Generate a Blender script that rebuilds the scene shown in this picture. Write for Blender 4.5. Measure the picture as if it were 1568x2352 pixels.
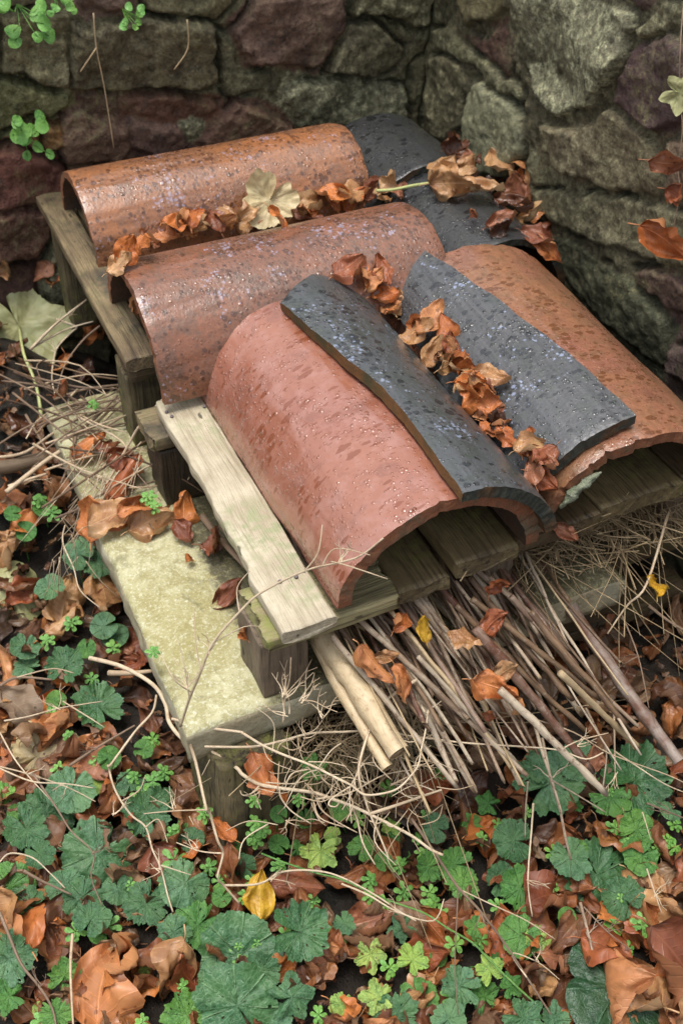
import bpy, math, random
import numpy as np
from mathutils import Vector, Matrix, Euler
from mathutils.bvhtree import BVHTree
random.seed(7); rng = np.random.default_rng(7)
for o in list(bpy.data.objects): bpy.data.objects.remove(o, do_unlink=True)
S = bpy.context.scene; COL = S.collection; PI = math.pi
# ------------------------------------------------------------------ camera
PW, PH, CX, CY = 1568., 2352., 784., 1176.
def solve_camera(va, vb):
    f = math.sqrt(-((va[0]-CX)*(vb[0]-CX)+(va[1]-CY)*(vb[1]-CY)))
    Y = Vector((va[0]-CX, -(va[1]-CY), -f)).normalized()
    X = Vector((vb[0]-CX, -(vb[1]-CY), -f)).normalized()
    X = (X - Y*X.dot(Y)).normalized(); Z = X.cross(Y)
    return f, Matrix((X, Y, Z))
FPX, RC = solve_camera((-800., -1140.), (7900., -1000.))
CAM = Vector((0, 0, 1.0))
cd = bpy.data.cameras.new('camera'); co = bpy.data.objects.new('camera', cd); COL.objects.link(co)
co.matrix_world = Matrix.Translation(CAM) @ RC.to_4x4()
cd.sensor_fit = 'VERTICAL'; cd.sensor_height = 36; cd.sensor_width = 24; cd.lens = FPX/PH*36
cd.clip_start = .02; cd.clip_end = 2000
cd.dof.use_dof = True; cd.dof.focus_distance = 1.36; cd.dof.aperture_fstop = 8.0
S.camera = co
def ray(px, py): return RC @ Vector((px-CX, -(py-CY), -FPX))
def at(px, py, z):
    d = ray(px, py); return CAM + d*((z-CAM.z)/d.z)
def aty(px, py, y):
    d = ray(px, py); return CAM + d*(y/d.y)
def atx(px, py, x):
    d = ray(px, py); return CAM + d*(x/d.x)
def proj(P):
    q = RC.transposed() @ (Vector(P)-CAM); return CX+FPX*q.x/-q.z, CY-FPX*q.y/-q.z
# ------------------------------------------------------------------ world, sun, exposure
W = bpy.data.worlds.new("World"); S.world = W; W.use_nodes = True
wn = W.node_tree; bg = wn.nodes['Background']
sky = wn.nodes.new('ShaderNodeTexSky'); sky.sky_type = 'NISHITA'; sky.sun_disc = False
SUN_EL, SUN_AZ = math.radians(58), math.radians(-60)
sky.sun_elevation = SUN_EL; sky.sun_rotation = SUN_AZ; sky.air_density = 1.0; sky.dust_density = 4.0; sky.ozone_density = 1
hs = wn.nodes.new('ShaderNodeHueSaturation'); hs.inputs['Saturation'].default_value = .30
wn.links.new(sky.outputs[0], hs.inputs['Color']); wn.links.new(hs.outputs[0], bg.inputs[0]); bg.inputs[1].default_value = .14
sl = bpy.data.lights.new('sun', 'SUN'); sl.energy = 1.4; sl.angle = math.radians(24); sl.color = (1, .95, .87)
so = bpy.data.objects.new('sun', sl); COL.objects.link(so)
sd = Vector((math.sin(SUN_AZ)*math.cos(SUN_EL), math.cos(SUN_AZ)*math.cos(SUN_EL), math.sin(SUN_EL)))
sd = Vector((-.16, .02, .98)).normalized()
sky.sun_elevation = math.asin(sd.z); sky.sun_rotation = math.atan2(sd.x, sd.y)
so.rotation_euler = sd.to_track_quat('Z', 'Y').to_euler(); so.location = (-1, -1, 4)
S.view_settings.view_transform = 'Standard'; S.view_settings.look = 'None'; S.view_settings.gamma = 1
S.view_settings.exposure = .80
S.render.engine = 'CYCLES'; S.cycles.use_denoising = True; S.cycles.max_bounces = 6
# ------------------------------------------------------------------ numpy noise
def _h(i, j, k, s):
    n = (i*374761393 + j*668265263 + k*2147483647 + s*974711) & 0xffffffff
    n = ((n ^ (n >> 13))*1274126177) & 0xffffffff
    return ((n ^ (n >> 16)) & 0xffff)/65535.*2-1
def vn(x, y, z=0., s=0):
    x, y, z = np.broadcast_arrays(np.asarray(x, float), np.asarray(y, float), np.asarray(z, float))
    i, j, k = (np.floor(a).astype(np.int64) for a in (x, y, z)); u, v, w = x-i, y-j, z-k
    u, v, w = (a*a*(3-2*a) for a in (u, v, w)); r = 0
    for a in (0, 1):
        for b in (0, 1):
            for c in (0, 1):
                r = r + _h(i+a, j+b, k+c, s)*(u if a else 1-u)*(v if b else 1-v)*(w if c else 1-w)
    return r
def fbm(x, y, z=0., s=0, o=4):
    r = 0; a = 1.; t = 0
    for q in range(o):
        r = r + a*vn(np.asarray(x)*2**q, np.asarray(y)*2**q, np.asarray(z)*2**q, s+q*17); t += a; a *= .5
    return r/t
# ------------------------------------------------------------------ node helper
class NT:
    def __init__(s, name):
        s.m = bpy.data.materials.new(name); s.m.use_nodes = True; s.t = s.m.node_tree
        s.b = s.t.nodes['Principled BSDF']; s.out = s.t.nodes['Material Output']
    def n(s, ty, ins=None, **pr):
        q = s.t.nodes.new('ShaderNode'+ty)
        for k, v in pr.items(): setattr(q, k, v)
        for k, v in (ins or {}).items(): s.set(q.inputs[k], v)
        return q
    def set(s, i, v):
        if isinstance(v, bpy.types.NodeSocket): s.t.links.new(v, i)
        elif isinstance(v, bpy.types.Node): s.t.links.new(v.outputs[0], i)
        else:
            if i.type == 'RGBA' and len(v) == 3: v = (*v, 1)
            i.default_value = v
    def co(s, kind='Object', scale=(1, 1, 1)):
        if kind == 'UV': c = s.n('TexCoord').outputs['UV']
        else: c = s.n('TexCoord').outputs[kind]
        return s.n('Mapping', {'Vector': c, 'Scale': scale}).outputs[0]
    def noise(s, v, sc, det=4, rough=.55, dist=0):
        return s.n('TexNoise', {'Vector': v, 'Scale': sc, 'Detail': det, 'Roughness': rough, 'Distortion': dist}).outputs[0]
    def vor(s, v, sc, out='Distance', feature='F1', rnd=1.):
        return s.n('TexVoronoi', {'Vector': v, 'Scale': sc, 'Randomness': rnd}, feature=feature).outputs[out]
    def ramp(s, f, a, b, lo=0., hi=1.):
        return s.n('MapRange', {'Value': f, 'From Min': a, 'From Max': b, 'To Min': lo, 'To Max': hi}).outputs[0]
    def mix(s, f, a, b, mode='MIX'):
        q = s.t.nodes.new('ShaderNodeMix'); q.data_type = 'RGBA'; q.blend_type = mode; q.clamp_result = False
        s.set(q.inputs[0], f); s.set(q.inputs[6], a); s.set(q.inputs[7], b); return q.outputs[2]
    def math(s, op, a, b=0., c=0.):
        q = s.t.nodes.new('ShaderNodeMath'); q.operation = op; s.set(q.inputs[0], a); s.set(q.inputs[1], b); s.set(q.inputs[2], c); return q.outputs[0]
    def vadd(s, v, n, k):
        a = s.n('VectorMath', {0: n, 1: (.5, .5, .5)}, operation='SUBTRACT').outputs[0]
        q = s.t.nodes.new('ShaderNodeVectorMath'); q.operation = 'MULTIPLY_ADD'
        s.set(q.inputs[0], a); s.set(q.inputs[1], (k, k, k)); s.set(q.inputs[2], v); return q.outputs[0]
    def bump(s, h, dist, strength=1., nrm=None):
        d = {'Height': h, 'Distance': dist, 'Strength': strength}
        if nrm is not None: d['Normal'] = nrm
        return s.n('Bump', d).outputs[0]
    def fin(s, col, rough=.6, nrm=None, spec=.5, coat=None, sss=None):
        s.set(s.b.inputs['Base Color'], col); s.set(s.b.inputs['Roughness'], rough)
        s.set(s.b.inputs['Specular IOR Level'], spec)
        if nrm is not None: s.set(s.b.inputs['Normal'], nrm)
        return s.m
    def spots(s, uv, sc, thr, soft=.08, warp=.3, dens=None):
        """round spots of varied size: voronoi distance against a random threshold per cell"""
        w = s.n('TexNoise', {'Vector': uv, 'Scale': sc*1.7, 'Detail': 2}).outputs[1]
        v = s.vadd(uv, w, warp/sc)
        vo = s.n('TexVoronoi', {'Vector': v, 'Scale': sc})
        r = s.n('SeparateColor', {0: vo.outputs['Color']}).outputs[0]
        t = s.math('MULTIPLY', s.math('POWER', r, 1.6), thr)
        if dens is not None: t = s.math('MULTIPLY', t, dens)
        d = s.math('SUBTRACT', t, vo.outputs['Distance'])
        return s.ramp(d, 0, soft), d
# ------------------------------------------------------------------ materials
def tile_mat(name, base, alt, blotch, spot, speck=None, spk_amt=0., rough=.36, spot_sc=55, stretch=.45, lines=0., spot_thr=.62, drop=.6, grit=1., blo=1., film=.4):
    m = NT(name); uv = m.co('UV'); ob = m.co('Object')
    n1 = m.noise(ob, 7, 5, .6); n2 = m.noise(ob, 34, 6, .7); n3 = m.noise(ob, 160, 3, .6)
    c = m.mix(m.ramp(n1, .35, .65), base, alt)
    c = m.mix(m.ramp(n2, .47, .62, 0, .8*blo), c, blotch); c = m.mix(m.ramp(m.noise(ob, 15, 6, .75), .53, .62, 0, .6*blo), c, tuple(x*.62 for x in alt))
    c = m.mix(m.ramp(n3, .35, .75, 0, .28*grit), c, tuple(x*1.5 for x in base))
    c = m.mix(m.ramp(n3, .6, .4, 0, .22*grit), c, tuple(x*.55 for x in base))
    if lines:
        l = m.noise(m.co('UV', (4, 130, 1)), 1, 3, .6)
        c = m.mix(m.ramp(l, .3, .7, 0, lines), c, tuple(x*.45 for x in base))
    su = m.co('UV', (1, stretch, 1))
    dn = m.ramp(m.noise(ob, 9, 2), .3, .62, .45, 1.15)
    sp, _ = m.spots(su, spot_sc, spot_thr, .1, .5, dn)
    sp2, _ = m.spots(su, spot_sc*2.4, spot_thr*.8, .12, .5, dn)
    sa = m.math('MAXIMUM', sp, m.math('MULTIPLY', sp2, .7))
    c = m.mix(m.math('MULTIPLY', sa, .85), c, spot)
    if speck:  # pale specks: sky glints on the wet clay, painted into the base colour
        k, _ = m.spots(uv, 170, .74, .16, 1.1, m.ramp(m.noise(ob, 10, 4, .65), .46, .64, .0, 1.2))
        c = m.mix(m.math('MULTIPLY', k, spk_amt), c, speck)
    # standing water drops
    dr, dd = m.spots(uv, 190, .66, .1, .15, m.ramp(m.noise(ob, 14, 3), .38, .6, .3, 1.15))
    dr2, dd2 = m.spots(uv, 95, .42, .08, .3, m.ramp(m.noise(ob, 8, 2), .4, .6, .2, 1.1))
    dome = m.math('SQRT', m.math('MAXIMUM', dd, 0.)); dome2 = m.math('SQRT', m.math('MAXIMUM', dd2, 0.))
    b = m.bump(n3, .0012*grit, .6); b = m.bump(n2, .002*grit, .5, b)
    b = m.bump(m.math('ADD', m.math('MULTIPLY', dome, .9), m.math('MULTIPLY', dome2, 1.6)), .0018*drop, 1., b)
    r = m.mix(m.math('MAXIMUM', dr, dr2), (rough,)*3, (.06,)*3)
    r = m.mix(m.math('MULTIPLY', sa, .5), r, (.22,)*3)
    r = m.mix(m.ramp(m.noise(ob, 6, 3, .6), .44, .62, 0, film), r, (.10,)*3)
    m.b.inputs['Coat Weight'].default_value = film; m.b.inputs['Coat Roughness'].default_value = .2; m.set(m.b.inputs['Coat Normal'], b)
    return m.fin(c, r, b, .6)
def rough_mat(name, a, b_, c3, sc=40, rough=.75, bump=.004):
    m = NT(name); ob = m.co('Object'); n1 = m.noise(ob, sc, 6, .65); n2 = m.noise(ob, sc*.25, 3); n3 = m.noise(ob, sc*5, 3)
    c = m.mix(m.ramp(n1, .35, .65), a, b_); c = m.mix(m.ramp(n2, .5, .65), c, c3)
    c = m.mix(m.ramp(n3, .45, .7, 0, .4), c, tuple(x*.5 for x in a))
    return m.fin(c, rough, m.bump(n3, bump*.4, .7, m.bump(n1, bump, .9)), .4)
M = {}
M['terracotta_pink'] = tile_mat('smooth pink terracotta', (.30, .120, .074), (.26, .10, .066), (.34, .17, .135), (.185, .052, .022), None, 0, .26, 100, .40, 0, .60, 1.0, .25, .8, .7)
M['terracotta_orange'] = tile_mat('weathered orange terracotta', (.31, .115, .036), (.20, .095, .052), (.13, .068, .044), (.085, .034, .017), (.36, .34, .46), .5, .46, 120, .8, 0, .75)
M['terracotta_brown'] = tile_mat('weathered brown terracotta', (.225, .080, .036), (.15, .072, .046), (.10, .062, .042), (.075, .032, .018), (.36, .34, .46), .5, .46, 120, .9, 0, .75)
M['terracotta_ochre'] = tile_mat('ochre terracotta', (.255, .118, .056), (.25, .10, .068), (.16, .088, .045), (.12, .045, .018), None, 0, .4, 110, .6, 0, .72)
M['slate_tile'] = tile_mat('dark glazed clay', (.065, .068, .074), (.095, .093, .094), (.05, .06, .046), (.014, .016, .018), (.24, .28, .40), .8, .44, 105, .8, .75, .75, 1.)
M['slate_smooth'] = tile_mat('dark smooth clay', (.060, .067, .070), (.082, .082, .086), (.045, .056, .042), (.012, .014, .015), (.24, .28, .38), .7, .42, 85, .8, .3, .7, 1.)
M['slate_rear'] = tile_mat('black matt clay', (.024, .026, .028), (.034, .034, .036), (.03, .033, .028), (.007, .008, .009), None, 0, .5, 60, .8, 0, .7, .7)
M['edge_orange'] = rough_mat('broken terracotta edge', (.27, .10, .045), (.20, .09, .05), (.13, .10, .06), 60)
M['edge_dark'] = rough_mat('dark tile edge', (.035, .042, .034), (.05, .05, .038), (.10, .05, .02), 60)
M['edge_brown'] = rough_mat('rust brown cut edge', (.17, .075, .02), (.11, .06, .02), (.06, .055, .02), 70)
M['inner'] = rough_mat('dark tile underside', (.10, .05, .03), (.07, .045, .03), (.05, .04, .03), 40)  # darker brown for the inside of the tiles
M['mortar'] = rough_mat('old mortar', (.20, .22, .15), (.12, .15, .09), (.27, .28, .21), 60, .9, .006)
M['soil'] = rough_mat('wet dark soil', (.018, .013, .009), (.03, .021, .014), (.012, .012, .008), 30, .8, .02)
def wood_mat(name, a, b_, dark, moss, moss_amt=.3, rough=.6, grain=1., pits=.0, wear=None):
    m = NT(name); ob = m.co('Object'); g = m.co('Object', (1, .05, 1))
    w = m.noise(ob, 5, 2, .5); gv = m.vadd(g, m.n('TexNoise', {'Vector': ob, 'Scale': 6., 'Detail': 1}).outputs[1], .012)
    n1 = m.noise(gv, 130, 4, .65); n2 = m.noise(gv, 420, 3, .6); n3 = m.noise(ob, 12, 5, .65); n4 = m.noise(ob, 70, 4, .6)
    c = m.mix(m.ramp(n3, .38, .62), a, b_)
    c = m.mix(m.ramp(n1, .48, .68, 0, .75*grain), c, dark)
    c = m.mix(m.ramp(n2, .55, .75, 0, .5*grain), c, tuple(x*.5 for x in a))
    c = m.mix(m.math('MULTIPLY', m.ramp(n4, .45, .7), m.ramp(w, .42, .62, 0, moss_amt*1.6)), c, moss)
    if wear: c = m.mix(m.ramp(m.noise(ob, 9, 5, .7), .5, .66, 0, .9), c, wear)
    k, _ = m.spots(m.co('Object', (1, .4, 1)), 60, .22, .05, .6); c = m.mix(m.math('MULTIPLY', k, .75), c, (.02, .016, .01))
    h = m.math('ADD', m.math('MULTIPLY', n1, 1.2), m.math('MULTIPLY', n2, .6))
    return m.fin(c, m.ramp(n3, .3, .7, rough-.1, rough+.15), m.bump(n4, .0015, .5, m.bump(h, .0035, .9)), .4)
M['wood_pale'] = wood_mat('bleached pale plank', (.52, .46, .34), (.36, .30, .21), (.25, .20, .13), (.30, .31, .18), .9, .5, .95)
M['wood_olive'] = wood_mat('damp olive board', (.22, .165, .08), (.11, .08, .042), (.03, .022, .012), (.20, .20, .055), .6, .55, 1.1)
M['wood_dark'] = wood_mat('dark wet board', (.13, .09, .046), (.08, .054, .03), (.018, .013, .008), (.10, .10, .028), .5, .5, 1.1)
M['wood_rear'] = wood_mat('weathered rear board', (.25, .19, .105), (.14, .10, .06), (.045, .032, .02), (.14, .14, .06), .5, .6, 1.2, 0, (.045, .036, .03))
M['wood_block'] = wood_mat('rough brown block', (.22, .165, .115), (.14, .105, .075), (.05, .036, .025), (.13, .13, .06), .45, .7, 1.2)
M['wood_black'] = wood_mat('rotten black block', (.055, .04, .025), (.02, .016, .013), (.008, .007, .006), (.12, .08, .03), .5, .5, .9)
M['wood_moss'] = wood_mat('mossy rotten timber', (.17, .135, .07), (.06, .048, .028), (.012, .010, .007), (.15, .155, .04), 1., .75, 1.3)
M['wood_green'] = wood_mat('green crossbar', (.33, .29, .15), (.23, .19, .10), (.05, .04, .018), (.22, .23, .07), .8, .65, 1.1)
def slab_mat():
    m = NT('yellow sandstone'); ob = m.co('Object')
    n1 = m.noise(ob, 6, 4, .6); n2 = m.noise(ob, 45, 6, .75); n3 = m.noise(ob, 240, 3, .6); n4 = m.noise(ob, 110, 3, .7)
    c = m.mix(m.ramp(n2, .42, .58), (.34, .31, .15), (.50, .475, .29))
    c = m.mix(m.ramp(n1, .45, .62, 0, .6), c, (.29, .25, .08))
    c = m.mix(m.ramp(n3, .56, .72, 0, .75), c, (.72, .72, .60)); c = m.mix(m.ramp(n4, .55, .7, 0, .7), c, (.62, .61, .44))
    # soil and dirt on the side near the blocks
    x = m.n('SeparateXYZ', {0: m.n('TexCoord').outputs['Object']}).outputs[0]
    d = m.math('ADD', m.ramp(x, .085, .135), m.math('MULTIPLY', n4, .9))
    c = m.mix(m.ramp(d, 1.18, 1.45, 0, .85), c, (.05, .042, .02))
    dk = m.noise(ob, 14, 6, .75, .4); c = m.mix(m.ramp(dk, .56, .66, 0, .55), c, (.13, .12, .05)); c = m.mix(m.ramp(m.noise(ob, 90, 5, .8), .64, .7, 0, .8), c, (.05, .045, .02))
    h = m.math('ADD', m.math('MULTIPLY', n2, 1.2), m.math('MULTIPLY', n3, .35))
    return m.fin(c, m.ramp(n3, .4, .7, .62, .3), m.bump(h, .005, .9), .5)
M['slab'] = slab_mat()
M['slab_edge'] = rough_mat('sawn sandstone edge', (.40, .36, .24), (.33, .28, .18), (.42, .40, .29), 50, .7, .004)
def wall_mat():
    m = NT('rubble stone'); ob = m.co('Object')
    vc = m.n('VertexColor', layer_name='stone').outputs[0]; ex = m.n('VertexColor', layer_name='kind').outputs[0]
    se = m.n('SeparateColor', {0: ex}); lich, mort, dark = se.outputs[0], se.outputs[1], se.outputs[2]
    n1 = m.noise(ob, 16, 6, .7); n2 = m.noise(ob, 70, 6, .75); n3 = m.noise(ob, 8, 4, .6); n5 = m.noise(ob, 190, 3, .6)
    c = m.mix(m.ramp(n1, .3, .7, 0, 1), m.mix(1., vc, (.6, .56, .54), 'MULTIPLY'), m.mix(1., vc, (1.5, 1.38, 1.2), 'MULTIPLY'))
    ol = m.mix(m.ramp(n2, .35, .65), (.05, .054, .022), (.16, .15, .07))
    c = m.mix(m.math('MULTIPLY', m.ramp(n3, .48, .64), m.ramp(n2, .42, .6, .0, .75)), c, ol)
    li = m.mix(m.ramp(n2, .42, .6), (.10, .10, .055), (.36, .36, .23))
    c = m.mix(m.math('MULTIPLY', lich, m.ramp(m.math('ADD', n1, m.math('MULTIPLY', n2, .6)), .62, .86, .1, 1)), c, li)
    mo = m.mix(m.ramp(n2, .35, .65), (.05, .046, .026), (.145, .13, .075))
    c = m.mix(mort, c, mo)
    c = m.mix(m.ramp(n2, .56, .68, 0, .7), c, m.mix(1., c, (1.8, 1.75, 1.6), 'MULTIPLY')); c = m.mix(m.ramp(n2, .46, .36, 0, .7), c, m.mix(1., c, (.4, .4, .38), 'MULTIPLY'))
    c = m.mix(m.ramp(n5, .5, .75, 0, .35), c, m.mix(1., c, (1.6, 1.55, 1.4), 'MULTIPLY'))
    c = m.mix(m.ramp(n5, .5, .3, 0, .6), c, m.mix(1., c, (.35, .35, .33), 'MULTIPLY'))
    c = m.mix(m.ramp(m.noise(ob, 36, 5, .75), .56, .68, 0, .7), c, (.02, .02, .014))
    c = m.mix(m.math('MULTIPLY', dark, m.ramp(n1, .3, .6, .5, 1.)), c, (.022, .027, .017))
    h = m.math('ADD', n2, m.math('MULTIPLY', n5, .4))
    return m.fin(c, m.ramp(n1, .3, .7, .5, .85), m.bump(n1, .012, .6, m.bump(h, .006, .9)), .35)
M['wall'] = wall_mat()
def leaf_mat(name, cols, under, spots_=None, rough=.42, transl=.12, bold=1., island=False):
    m = NT(name); oi = m.n('ObjectInfo'); rd = m.n('NewGeometry').outputs['Random Per Island'] if island else oi.outputs['Random']; uvn = m.n('TexCoord').outputs['UV']
    sx = m.n('SeparateXYZ', {0: uvn}); s_, t_ = sx.outputs[0], sx.outputs[1]
    ob = m.co('Object'); off = m.n('VectorMath', {0: ob, 1: m.n('CombineXYZ', {0: m.math('MULTIPLY', rd, 9.), 1: rd, 2: 0.}).outputs[0]}, operation='ADD').outputs[0]
    cr = m.t.nodes.new('ShaderNodeValToRGB'); cr.color_ramp.elements.remove(cr.color_ramp.elements[0])
    for i, c in enumerate(cols):
        e = cr.color_ramp.elements[0] if i == 0 else cr.color_ramp.elements.new(i/(max(1, len(cols)-1)))
        e.position = i/(max(1, len(cols)-1)); e.color = (*c, 1)
    m.set(cr.inputs[0], rd); base = cr.outputs[0]
    n1 = m.noise(off, 45, 4, .6); n2 = m.noise(off, 160, 4, .7)
    c = m.mix(m.ramp(n1, .38, .62, 0, .75), base, m.mix(1., base, (.5, .4, .4), 'MULTIPLY')); c = m.mix(m.ramp(m.noise(off, 22, 4), .5, .66, 0, .4), c, m.mix(1., base, (1.15, 1.5, 1.9), 'MULTIPLY'))
    c = m.mix(m.ramp(n2, .5, .7, 0, .35), c, m.mix(1., base, (1.5, 1.45, 1.35), 'MULTIPLY'))
    a = m.math('ABSOLUTE', s_); mid = m.ramp(a, .0, .055, 1, 0)
    ph = m.math('FRACT', m.math('MULTIPLY', m.math('SUBTRACT', t_, m.math('MULTIPLY', a, .22)), 10.))
    vein = m.ramp(m.math('ABSOLUTE', m.math('SUBTRACT', ph, .5)), 0, .1, 1, 0)
    vv = m.math('MAXIMUM', mid, m.math('MULTIPLY', vein, .55*bold))
    c = m.mix(m.math('MULTIPLY', vv, .5), c, m.mix(1., base, (1.55, 1.7, 1.9), 'MULTIPLY'))
    if spots_: 
        k, _ = m.spots(off, 90, .34, .06, .8); c = m.mix(m.math('MULTIPLY', k, .8), c, spots_)
    bf = m.n('NewGeometry').outputs['Backfacing']; c = m.mix(bf, c, m.mix(.5, c, under))
    b = m.bump(n2, .0006, .6, m.bump(vv, .0008, .8))
    m.fin(c, m.ramp(n1, .3, .7, rough-.14, rough+.12), b, .5)
    tr = m.n('BsdfTranslucent', {'Color': c}); ms = m.n('MixShader', {0: transl, 1: m.b.outputs[0], 2: tr.outputs[0]})
    m.t.links.new(ms.outputs[0], m.out.inputs[0]); return m.m
M['leaf_orange'] = leaf_mat('orange beech leaf', [(.50, .14, .028), (.58, .21, .06), (.42, .12, .03), (.56, .26, .10)], (.5, .27, .13), (.16, .05, .015), .5)
M['leaf_brown'] = leaf_mat('red brown beech leaf', [(.27, .075, .028), (.34, .10, .035), (.20, .06, .026), (.36, .15, .075)], (.36, .17, .08), (.08, .03, .015), .48)
M['leaf_tan'] = leaf_mat('tan beech leaf', [(.46, .26, .11), (.40, .20, .08), (.52, .30, .14)], (.5, .34, .19), (.2, .09, .03))
M['leaf_old'] = leaf_mat('weathered grey brown leaf', [(.20, .12, .07), (.28, .17, .10), (.13, .085, .055), (.34, .24, .15)], (.3, .2, .12), (.07, .04, .02), .65)
M['leaf_dark'] = leaf_mat('dark brown leaf', [(.09, .035, .016), (.13, .045, .018), (.07, .03, .016)], (.2, .1, .06), None, .35)
M['leaf_yellow'] = leaf_mat('yellow leaf', [(.62, .36, .025), (.55, .34, .04)], (.55, .4, .1), (.3, .12, .02))
M['leaf_cream'] = leaf_mat('cream sycamore leaf', [(.52, .42, .20), (.48, .36, .16)], (.5, .42, .25), (.3, .19, .07), .5, .12, .4)
M['leaf_lime'] = leaf_mat('fading green sycamore leaf', [(.30, .32, .12), (.36, .36, .15)], (.4, .4, .2), None, .5, .12, .4)
M['litter'] = leaf_mat('leaf litter', [(.08, .038, .02), (.20, .07, .028), (.32, .12, .035), (.055, .03, .016), (.28, .17, .09), (.13, .055, .028), (.36, .16, .06)], (.2, .1, .05), None, .45, .05, 1., True)
def green_mat(name, a, b_, vein, holes=None, rough=.36):
    m = NT(name); oi = m.n('ObjectInfo').outputs['Random']; ob = m.co('Object')
    off = m.n('VectorMath', {0: ob, 1: m.n('CombineXYZ', {0: m.math('MULTIPLY', oi, 7.), 1: oi, 2: 0.}).outputs[0]}, operation='ADD').outputs[0]
    uv = m.n('SeparateXYZ', {0: m.n('TexCoord').outputs['UV']}); th, rr = uv.outputs[0], uv.outputs[1]
    n1 = m.noise(off, 60, 4, .6); n2 = m.noise(off, 220, 4, .7)
    base = m.mix(oi, a, b_)
    c = m.mix(m.ramp(n1, .38, .6, 0, .8), base, m.mix(1., base, (.45, .55, .4), 'MULTIPLY'))
    c = m.mix(m.ramp(n2, .48, .68, 0, .7), c, m.mix(1., base, (1.9, 1.6, 1.9), 'MULTIPLY'))
    vd = m.n('TexVoronoi', {'Vector': m.vadd(off, m.n('TexNoise', {'Vector': off, 'Scale': 150.}).outputs[1], .003), 'Scale': 190.}, feature='DISTANCE_TO_EDGE').outputs['Distance']
    net = m.ramp(vd, 0., .16, 1, 0); c = m.mix(m.ramp(m.noise(off, 22, 3), .42, .6, 0, .55), c, m.mix(1., base, (1.6, 1.25, .9), 'MULTIPLY')); c = m.mix(m.math('MULTIPLY', net, .18), c, vein)
    ph = m.math('FRACT', m.math('ADD', m.math('MULTIPLY', th, 7.), .5)); v = m.ramp(m.math('ABSOLUTE', m.math('SUBTRACT', ph, .5)), 0, .055, 1, 0)
    c = m.mix(m.math('MULTIPLY', v, .75), c, vein)
    k, _ = m.spots(off, 110, .36, .06, .8, m.ramp(m.noise(off, 20, 2), .4, .6, .3, 1.2))
    c = m.mix(m.math('MULTIPLY', k, .7), c, holes or (.02, .07, .015))
    d, dd = m.spots(off, 240, .5, .1, .2, m.ramp(n1, .45, .6, .2, 1.2))
    b = m.bump(m.math('SUBTRACT', n2, m.math('MULTIPLY', net, .3)), .0013, .8, m.bump(m.math('SUBTRACT', 1., v), .0022, .9)); b = m.bump(m.math('SQRT', m.math('MAXIMUM', dd, 0.)), .0012, .9, b)
    r = m.mix(d, m.mix(m.ramp(n1, .4, .6), (rough,)*3, (rough+.22,)*3), (.08,)*3)
    m.fin(c, r, b, .5)
    tr = m.n('BsdfTranslucent', {'Color': m.mix(1., c, (1.3, 1.6, .5), 'MULTIPLY')}); ms = m.n('MixShader', {0: .14, 1: m.b.outputs[0], 2: tr.outputs[0]})
    m.t.links.new(ms.outputs[0], m.out.inputs[0]); return m.m
M['green_dark'] = green_mat('deep green leaf', (.028, .105, .034), (.075, .185, .088), (.24, .40, .20), None, .32)
M['green_mid'] = green_mat('mid green leaf', (.045, .17, .032), (.10, .25, .05), (.17, .34, .11))
M['green_lime'] = green_mat('lime green leaf', (.20, .38, .07), (.27, .40, .10), (.36, .5, .18), (.15, .09, .05))
M['green_small'] = green_mat('fresh green seedling', (.11, .30, .055), (.16, .38, .08), (.2, .45, .12))
M['ivy'] = green_mat('dark ivy', (.016, .055, .022), (.018, .06, .024), (.07, .16, .08), None, .22)
def stem_mat(name, a, b_, mark, rough=.5, mk=.6):
    m = NT(name); uv = m.co('UV'); ob = m.co('Object'); g = m.co('UV', (1, .08, 1))
    rd = m.n('ObjectInfo').outputs['Random']
    n1 = m.noise(g, 260, 4, .6); n2 = m.noise(ob, 30, 5, .65); n3 = m.noise(ob, 120, 4, .7)
    c = m.mix(m.ramp(m.math('ADD', n2, m.math('MULTIPLY', rd, .3)), .48, .78), a, b_)
    c = m.mix(m.ramp(n1, .5, .7, 0, .5), c, tuple(x*.45 for x in a))
    c = m.mix(m.ramp(n3, .56, .7, 0, mk), c, mark)
    return m.fin(c, rough, m.bump(n3, .0008, .6, m.bump(n1, .0012, .8)), .4)
M['bamboo'] = stem_mat('pale bamboo', (.58, .46, .29), (.44, .33, .19), (.26, .15, .07), .45, .8)
M['stem_grey'] = stem_mat('grey dry stem', (.46, .38, .28), (.26, .18, .12), (.11, .045, .025), .5, .9)
M['cane_dark'] = stem_mat('reddish cane', (.14, .07, .045), (.36, .31, .27), (.10, .04, .03), .5, .8)
M['stem_brown'] = stem_mat('brown dry stem', (.20, .125, .07), (.085, .048, .028), (.36, .29, .22), .5, .5)
M['stem_red'] = stem_mat('dark red stem', (.12, .05, .03), (.27, .19, .14), (.36, .30, .25), .5, .6)
M['stalk'] = stem_mat('bleached weed stalk', (.62, .51, .36), (.46, .34, .22), (.22, .13, .08), .6, .5)
M['straw'] = stem_mat('dry grass', (.36, .26, .14), (.46, .35, .21), (.14, .09, .05), .7, .4)
M['twig'] = stem_mat('dark twig', (.14, .09, .06), (.24, .165, .11), (.05, .03, .02), .6, .5)
M['log'] = stem_mat('brown log', (.19, .135, .085), (.13, .09, .055), (.05, .035, .02), .7, .5)
M['greenstalk'] = stem_mat('pale green stalk', (.50, .52, .22), (.42, .46, .18), (.55, .5, .25), .45, .3)
M['pith'] = rough_mat('stem pith', (.40, .31, .19), (.3, .2, .11), (.2, .12, .06), 300, .8, .001)
M['hollow'] = rough_mat('hollow core', (.02, .013, .008), (.03, .018, .01), (.015, .01, .006), 100)
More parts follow.
